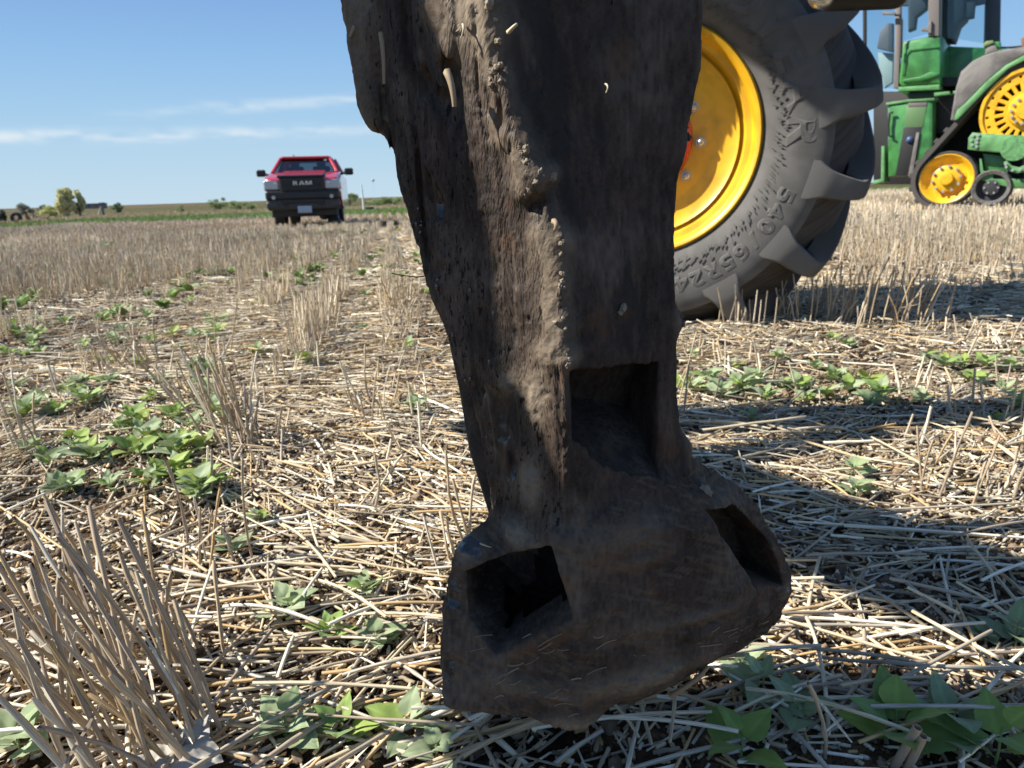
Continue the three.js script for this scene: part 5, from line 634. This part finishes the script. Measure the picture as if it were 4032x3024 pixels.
  ext(tr, 'hood', zs(-0.9, [[1300, 345], [1534, 362], [2300, 380], [2300, 800], [1300, 800]]), -1.9, -0.9, green, 0.06); part(tr, 'hose', tube(bez(V(...zs(-0.6, [[1340, 345]])[0], -0.6), V(...zs(-0.6, [[1440, 350]])[0], -0.6), V(...zs(-0.6, [[1560, 330]])[0], -0.6), 6), 0.015, 6), black); ext(tr, 'rusty_bracket', zs(-0.5, [[1510, 280], [1534, 268], [1560, 280], [1555, 345], [1520, 345]]), -0.6, -0.5, mat([0.22, 0.11, 0.06], 0.8), 0.01);
  tag(tr, 'green tracked tractor with grey fender and yellow wheels at the right edge', 'tractor');
}
console.log('tractor');
// ---------------------------------------------------------------- the red pickup
{
  const D = 20.3, c = at(1206, 800, D), turn = -0.0; const t = grp('pickup_truck', V(c.x, terrain(c.x, D) - 0.02, -D)); // origin between the front wheels' outer faces; +z is forward
  t.rotation.y = Math.atan2(-c.x, D) * 0.69;
  const red = mat([0.42, 0.01, 0.013], 0.3, 0, { clearcoat: 0.8, clearcoatRoughness: 0.08 }), blk = mat([0.012, 0.013, 0.015], 0.5), trim = mat([0.013, 0.014, 0.016], 0.45), glass = mat([0.30, 0.36, 0.40], 0.04, 0, { transmission: 1, thickness: 0 }), lampG = mat([0.34, 0.36, 0.39], 0.22, 0.5, { clearcoat: 1 }), chrome = mat([0.72, 0.72, 0.7], 0.18, 0.9), rub = mat([0.025, 0.025, 0.026], 0.85), grey = mat([0.4, 0.4, 0.41], 0.35, 0.8);
  // body loft: sections along z with half width and heights, rounded shoulders
  const loft = (secs, m, name, parent = t) => { const K = 11, pos = [], ix = []; for (const [z, hw, y0, y1, r] of secs) { const pts = [[-hw, y0]]; for (let k = 0; k <= 4; k++) { const a = Math.PI - k / 4 * Math.PI / 2; pts.push([-hw + r + Math.cos(a) * r, y1 - r + Math.sin(a) * r]); } const right = pts.map(([x, y]) => [-x, y]).reverse(); for (const p of [...pts, ...right]) pos.push(p[0], p[1], z); } const n = 12; for (let i = 0; i < secs.length - 1; i++) for (let k = 0; k < n; k++) { const a = i * n + k, b = i * n + (k + 1) % n; ix.push(a, a + n, b, b, a + n, b + n); } for (const [i, s] of [[0, 1], [secs.length - 1, -1]]) { for (let k = 1; k < n - 1; k++) { if (s > 0) ix.push(i * n, i * n + k, i * n + k + 1); else ix.push(i * n, i * n + k + 1, i * n + k); } } const g = new THREE.BufferGeometry(); g.setAttribute('position', new THREE.Float32BufferAttribute(pos, 3)); g.setIndex(ix); const q = toCreasedNormals(g, 0.5); return part(parent, name, q, m); };
  const body = loft([[0.80, 0.84, 1.06, 1.29, 0.10], [0.70, 0.95, 1.0, 1.34, 0.12], [0.5, 0.98, 0.95, 1.37, 0.12], [0.3, 0.99, 0.62, 1.42, 0.12], [-0.6, 0.99, 0.5, 1.53, 0.10], [-1.0, 0.99, 0.5, 1.53, 0.07], [-3.0, 0.99, 0.5, 1.48, 0.07], [-3.1, 0.99, 0.55, 1.46, 0.05], [-5.3, 0.99, 0.6, 1.46, 0.05]], red, 'body');
  part(body, 'hood_bulge', (() => { const g = rbox(1.15, 0.07, 1.35, 0, 0, 0, 0.034); g.rotateX(0.115); g.translate(0, 1.46, 0.0); return g; })(), red);
  // cab: pillars and roof in red, glass between
  const top = 1.98, belt = 1.53, cw = 0.86, rw = 0.66; part(t, 'roof', rbox(2 * rw + 0.04, 0.08, 1.75, 0, top - 0.035, -2.05, 0.038), red);
  const quad = (a, b, c2, d, m, name, parent = t) => { const g = new THREE.BufferGeometry(); g.setAttribute('position', new THREE.Float32BufferAttribute([...a, ...b, ...c2, ...a, ...c2, ...d], 3)); g.computeVertexNormals(); return part(parent, name, g, m); };
  quad([-cw, belt, -0.55], [cw, belt, -0.55], [rw, top - 0.06, -1.25], [-rw, top - 0.06, -1.25], glass, 'windscreen'); quad([cw, belt, -2.9], [-cw, belt, -2.9], [-rw, top - 0.06, -2.8], [rw, top - 0.06, -2.8], glass, 'rear_window');
  for (const s of [-1, 1]) { part(t, 'pillar', tube([V(s * (cw + 0.02), belt - 0.02, -0.55), V(s * (rw + 0.02), top - 0.05, -1.25)], 0.05, 8), red); part(t, 'pillar', tube([V(s * (cw + 0.02), belt, -1.9), V(s * (rw + 0.02), top - 0.05, -1.9)], 0.06, 8), blk); part(t, 'pillar', tube([V(s * (cw + 0.02), belt, -2.9), V(s * (rw + 0.02), top - 0.05, -2.85)], 0.12, 8), red); quad([s * cw, belt, -0.6], [s * cw, belt, -2.85], [s * rw, top - 0.06, -2.8], [s * rw, top - 0.06, -1.28], glass, 'side_window');
    const mir = part(t, 'mirror', rbox(0.25, 0.19, 0.13, s * 1.2, 1.52, -0.72, 0.05), blk); part(mir, 'mirror_arm', tube([V(s * 0.9, 1.45, -0.74), V(s * 1.12, 1.49, -0.72)], 0.035, 8), blk);
    const hl = part(t, 'headlight', rbox(0.40, 0.27, 0.22, s * 0.775, 1.155, 0.71, 0.06), lampG); part(hl, 'lens', (() => { const g = new THREE.SphereGeometry(0.06, 16, 12); g.translate(s * 0.68, 1.21, 0.77); return g; })(), chrome); part(hl, 'signal_lamp', rbox(0.28, 0.06, 0.05, s * 0.79, 1.075, 0.785, 0.02), mat([0.7, 0.55, 0.42], 0.3)); part(t, 'fender_flare', rbox(0.08, 0.2, 1.1, s * 0.955, 1.12, 0.0, 0.04), red); part(t, 'seat', rbox(0.5, 0.62, 0.16, s * 0.38, 1.42, -1.95, 0.06), mat([0.03, 0.03, 0.035], 0.8)); part(t, 'headrest', rbox(0.26, 0.17, 0.1, s * 0.38, 1.81, -1.97, 0.04), mat([0.03, 0.03, 0.035], 0.8)); part(t, 'fog_lamp', cyl(0.05, 0.04, 16, V(s * 0.74, 0.85, 0.885), V(0, 0, 1)), grey); part(t, 'bumper_end', rbox(0.30, 0.18, 0.2, s * 0.80, 0.66, 0.78, 0.06), mat([0.05, 0.052, 0.055], 0.45, 0.3)); part(t, 'tow_hook', rbox(0.12, 0.08, 0.08, s * 0.45, 0.68, 0.89, 0.02), blk); }
  part(t, 'steering_wheel', (() => { const g = new THREE.TorusGeometry(0.18, 0.018, 8, 24); g.rotateX(-0.5); g.translate(0.38, 1.5, -1.25); return g; })(), blk); part(t, 'dashboard', rbox(1.6, 0.14, 0.35, 0, 1.42, -0.95, 0.05), blk); part(t, 'sticker', rbox(0.07, 0.06, 0.004, 0.56, 1.86, -1.12, 0.001), mat([0.7, 0.7, 0.7], 0.5)); part(t, 'headliner', rbox(1.2, 0.03, 1.5, 0, top - 0.1, -2.05, 0.01), mat([0.08, 0.08, 0.085], 0.8));
  const gr = part(t, 'grille', rbox(1.16, 0.40, 0.16, 0, 1.16, 0.80, 0.07), blk); part(gr, 'grille_surround', rbox(1.24, 0.07, 0.17, 0, 1.375, 0.785, 0.03), trim); for (let i = 0; i < 3; i++) part(gr, 'grille_bar', rbox(1.04, 0.02, 0.04, 0, 1.03 + i * 0.13, 0.88, 0.008), trim);
  { const gs = []; [...'RAM'].forEach((ch, i) => { const g = glyph(ch, 0.10, 0.02); g.scale(1.6, 1, 1); g.translate([-0.15, 0.01, 0.185][i], 1.155, 0.895); gs.push(g); }); part(gr, 'badge_lettering', mergeGeometries(gs), mat([0.62, 0.60, 0.55], 0.35, 0.4)); }
  const bp = part(t, 'bumper', rbox(1.9, 0.24, 0.28, 0, 0.90, 0.76, 0.07), trim); part(bp, 'lower_bumper', rbox(1.84, 0.30, 0.26, 0, 0.66, 0.74, 0.07), mat([0.03, 0.03, 0.032], 0.5)); part(bp, 'air_intake', rbox(1.1, 0.10, 0.05, 0, 0.745, 0.885, 0.02), blk); part(t, 'valance', rbox(1.7, 0.2, 0.1, 0, 0.44, 0.62, 0.03), blk);
  const pl = part(t, 'licence_plate', rbox(0.36, 0.18, 0.015, 0.02, 0.53, 0.882, 0.006), mat([0.30, 0.42, 0.52], 0.45)); part(pl, 'plate_foot', rbox(0.30, 0.035, 0.006, 0.02, 0.46, 0.888, 0.002), mat([0.5, 0.36, 0.32], 0.5));
  part(t, 'antenna_fin', rbox(0.03, 0.10, 0.16, -0.35, 2.0, -1.6, 0.012), red); part(t, 'axle', tube([V(-0.85, 0.40, -0.05), V(0.85, 0.40, -0.05)], 0.06, 10), mat([0.2, 0.18, 0.15], 0.7)); part(t, 'underbody', rbox(1.5, 0.3, 5.6, 0, 0.62, -2.4, 0.05), blk); part(t, 'differential', (() => { const g = new THREE.SphereGeometry(0.16, 14, 10); g.translate(0.45, 0.38, -0.05); return g; })(), mat([0.22, 0.2, 0.16], 0.7));
  for (const z of [0.0, -3.75]) for (const s of [-1, 1]) { const w = grp('wheel', V(s * 0.83, 0.41, z)); w.rotation.y = s > 0 ? Math.PI / 2 : -Math.PI / 2; t.add(w); part(w, 'tyre', lathe([[0.24, -0.26], [0.36, -0.28], [0.405, -0.24], [0.41, -0.13], [0.405, -0.02], [0.36, 0.015], [0.24, 0.0]], 36), rub); part(w, 'rim', lathe([[0.25, 0.0], [0.235, 0.005], [0.21, -0.05], [0.1, -0.03], [0.001, -0.02]].reverse(), 28), grey); }
  tag(t, 'red pickup truck facing the camera on the stubble', 'truck');
}
// ---------------------------------------------------------------- things along the horizon
function crown(seed, n, rx, ry, leaf, gap = 0.0) { // many leaf sized faces in clumps through the crown's volume
  const r = rng(seed), pos = [], ix = [], nor = []; const cl = Array.from({ length: 16 }, () => { const a = r() * 6.283, u = r() * 2 - 1, q = 0.45 + 0.5 * r(); return [Math.cos(a) * Math.sqrt(1 - u * u) * q, u * q, Math.sin(a) * Math.sqrt(1 - u * u) * q, 0.22 + 0.24 * r()]; });
  for (let i = 0; i < n; i++) { const c = pick(cl, r); let x, y, z; do { x = r() * 2 - 1; y = r() * 2 - 1; z = r() * 2 - 1; } while (x * x + y * y + z * z > 1); const p = V((c[0] + x * c[3]) * rx, (c[1] + y * c[3]) * ry, (c[2] + z * c[3]) * rx), d = V(r() - 0.5, r() - 0.5, r() - 0.5).normalize(), e = V(r() - 0.5, r() - 0.5, r() - 0.5).cross(d).normalize(), s = leaf * (0.6 + 0.8 * r()), k = pos.length / 3, nn = d.clone().cross(e); for (const [a, b] of [[-1, -0.4], [1, -0.4], [0, 1.1]]) { const q = p.clone().addScaledVector(d, a * s).addScaledVector(e, b * s); pos.push(q.x, q.y, q.z); nor.push(nn.x, nn.y, nn.z); } ix.push(k, k + 1, k + 2); }
  const g = new THREE.BufferGeometry(); g.setAttribute('position', new THREE.Float32BufferAttribute(pos, 3)); g.setAttribute('normal', new THREE.Float32BufferAttribute(nor, 3)); g.setIndex(ix); return g;
}
const bark = mat([0.10, 0.08, 0.065], 0.9);
function tree(name, px, pyBase, D, h, rx, color, seed, label, cat, trunkFrac = 0.22, n = 2600) {
  const p = at(px, pyBase, D); p.y = terrain(p.x, D) - 0.05; const g = grp(name, p), r = rng(seed), ry = h * (1 - trunkFrac) / 2, cy = h * trunkFrac + ry;
  const tk = part(g, 'trunk', tube([V(0, 0, 0), V(0.04 * h, h * 0.25, 0), V(0, h * 0.6, 0.02 * h)], (t) => h * 0.035 * (1.2 - t), 8), bark); for (let i = 0; i < 6; i++) { const a = i * 1.05 + r(); part(tk, 'limb', tube([V(0.03 * h, h * (0.2 + 0.07 * i), 0), V(Math.cos(a) * rx * 0.35, h * (0.36 + 0.07 * i), Math.sin(a) * rx * 0.35), V(Math.cos(a) * rx * 0.75, h * (0.5 + 0.07 * i), Math.sin(a) * rx * 0.75)], (t) => h * 0.015 * (1.1 - t), 5), bark); }
  const c = part(g, 'crown', crown(seed, n, rx, ry, Math.max(0.04 * h, 0.05 * rx)), mat(color, 0.85, 0, { transmission: 0.3, thickness: 0, side: THREE.DoubleSide })); c.position.y = cy; return tag(g, label, cat);
}
tree('willow_tree', 262, 850, 95, 3.7, 1.3, [0.68, 0.66, 0.36], 1, 'yellow green willow with forked trunk on the far left horizon', 'tree', 0.1, 6000);
tree('willow_tree', 315, 850, 96, 3.3, 0.9, [0.62, 0.62, 0.33], 2, 'paler small willow leaning against the yellow green one', 'tree', 0.2, 2600);
tree('bush', 205, 838, 97, 1.5, 1.6, [0.5, 0.52, 0.2], 3, 'low yellow green bush left of the willow trunk', 'bush', 0.04);
tree('bush', 463, 815, 130, 2.1, 0.95, [0.27, 0.32, 0.18], 4, 'round green bush right of the braced post', 'bush', 0.1);
tree('bush', 95, 825, 150, 2.6, 1.6, [0.24, 0.26, 0.2], 5, 'grey green bush on the horizon near the left edge', 'bush', 0.05);
tree('bush', 170, 822, 170, 2.0, 1.1, [0.22, 0.23, 0.18], 6, 'dim small bush between grey bush and willow', 'bush', 0.05);
tree('conifer_shrub', 12, 852, 62, 1.15, 0.42, [0.025, 0.05, 0.03], 7, 'dark pointed conifer shrub at the left edge', 'shrub', 0.02);
tree('conifer_shrub', 193, 818, 160, 1.6, 0.35, [0.05, 0.07, 0.06], 8, 'slim dark shrub just left of the willow', 'shrub', 0.02, 900);
[[860, 795, 2.4, 1.6, 'first green bush of the hedge left of the truck'], [935, 790, 1.7, 1.8, 'second lower bush of the hedge left of the truck'], [985, 790, 1.5, 1.6, 'bush of the hedge nearest the truck'], [708, 800, 1.2, 0.7, 'small lone bush in the pasture left of the hedge'], [1378, 790, 2.6, 1.5, 'green bush just right of the truck'], [1480, 786, 1.2, 1.8, 'low bush right of the white pole'], [1540, 784, 1.6, 2.2, 'broad low bush beside the shank edge']].forEach(([x, y, h, rx, label], i) => tree('hedge_bush', x, y, 140, h, rx, [0.27, 0.34, 0.13], 20 + i, label, 'bush', 0.03, 1800));
{
  const put = (o, px, D) => { const p = at(px, 830, D); p.y = terrain(p.x, D); o.position.copy(p); return o; };
  const post = grp('braced_post'); part(post, 'post', rbox(0.24, 1.55, 0.24, 0, 0.775, 0, 0.03), mat([0.13, 0.14, 0.16], 0.8)); part(post, 'cap', rbox(0.62, 0.22, 0.4, 0.02, 1.65, 0, 0.05), mat([0.12, 0.13, 0.14], 0.8)); part(post, 'brace', tube([V(-0.75, 0, 0), V(-0.12, 1.25, 0)], 0.09, 8), mat([0.42, 0.40, 0.28], 0.8)); tag(put(post, 405, 92), 'grey corner post with a slanting pale brace in the pasture', 'post');
  const bd = grp('low_building'); part(bd, 'wall', rbox(9.5, 1.6, 5, 0, 0.8, 0, 0.05), mat([0.2, 0.19, 0.19], 0.8)); part(bd, 'roof', (() => { const g = poly([[-5, 0], [5, 0], [4.7, 0.5], [-4.7, 0.5]], 5.6, 0.02); g.translate(0, 1.6, -2.8); return g; })(), mat([0.13, 0.135, 0.155], 0.7)); for (let i = 0; i < 3; i++) part(bd, 'window', rbox(0.9, 0.6, 0.05, -3 + i * 3, 1.0, 2.51, 0.01), mat([0.06, 0.07, 0.09], 0.2)); tag(put(bd, 366, 300), 'long low grey roofed building on the horizon behind the willow', 'building');
  const tyr = grp('old_tyre'); part(tyr, 'tyre', (() => { const g = new THREE.TorusGeometry(0.34, 0.15, 12, 28); g.translate(0, 0.48, 0); return g; })(), mat([0.03, 0.033, 0.036], 0.85)); part(tyr, 'rim', (() => { const g = new THREE.TorusGeometry(0.2, 0.02, 8, 24); g.translate(0, 0.48, 0); return g; })(), mat([0.3, 0.3, 0.3], 0.6)); tag(put(tyr, 58, 62), 'dark upright tyre standing near the left edge of the field', 'tyre');
  const box = grp('rusty_drum'); part(box, 'drum', (() => { const g = new THREE.CylinderGeometry(0.12, 0.3, 0.75, 14); g.translate(0, 0.36, 0); g.rotateZ(0.25); return g; })(), mat([0.20, 0.10, 0.05], 0.85)); part(box, 'lid', (() => { const g = new THREE.CylinderGeometry(0.09, 0.13, 0.1, 12); g.translate(-0.18, 0.72, 0); return g; })(), mat([0.10, 0.10, 0.06], 0.8)); tag(put(box, 106, 62), 'rusty brown tilted drum right of the upright tyre', 'drum');
  for (const [px, h, c, label] of [[128, 0.95, [0.16, 0.15, 0.13], 'thin grey fence post right of the rusty drum'], [70, 0.9, [0.3, 0.3, 0.28], 'pale fence post behind the upright tyre'], [183, 0.35, [0.05, 0.05, 0.06], 'short dark stump left of the willow']]) { const f = grp('fence_post'); part(f, 'shaft', rbox(0.10, h, 0.10, 0, h / 2, 0, 0.02), mat(c, 0.85)); part(f, 'cap', rbox(0.13, 0.04, 0.13, 0, h, 0, 0.01), mat(c, 0.85)); tag(put(f, px, 64), label, 'post', 'posts near the left edge'); }
  const wp = grp('white_pole'); part(wp, 'shaft', tube([V(0, 0, 0), V(-0.02, 1.6, 0), V(-0.05, 2.1, 0)], (t) => 0.085 - 0.05 * t, 10), mat([0.75, 0.76, 0.72], 0.5)); part(wp, 'collar', cyl(0.12, 0.2, 12, V(0, 0.1, 0), V(0, 1, 0)), mat([0.5, 0.5, 0.48], 0.6)); tag(put(wp, 1433, 58), 'slim white pole right of the truck', 'pole');
  const db = grp('dark_box'); part(db, 'cabinet', rbox(0.62, 0.26, 0.4, 0, 0.24, 0, 0.04), mat([0.025, 0.035, 0.03], 0.6)); part(db, 'foot', rbox(0.5, 0.12, 0.3, 0, 0.06, 0, 0.02), mat([0.05, 0.05, 0.05], 0.8)); tag(put(db, 1456, 58), 'low dark utility box beside the white pole', 'utility box');
  const mk = grp('marker_stake'); part(mk, 'shaft', tube([V(0, 0, 0), V(0, 2.1, 0)], 0.006, 6), mat([0.62, 0.7, 0.75], 0.5)); part(mk, 'disc', (() => { const g = new THREE.SphereGeometry(0.11, 14, 10); g.scale(1, 0.9, 0.35); g.translate(0, 2.15, 0); return g; })(), mat([0.55, 0.55, 0.5], 0.7)); tag(put(mk, 1478, 50), 'thin stake with small pale disc against the sky right of the truck', 'stake');
}
console.log('far');
renderer.render(scene, camera);
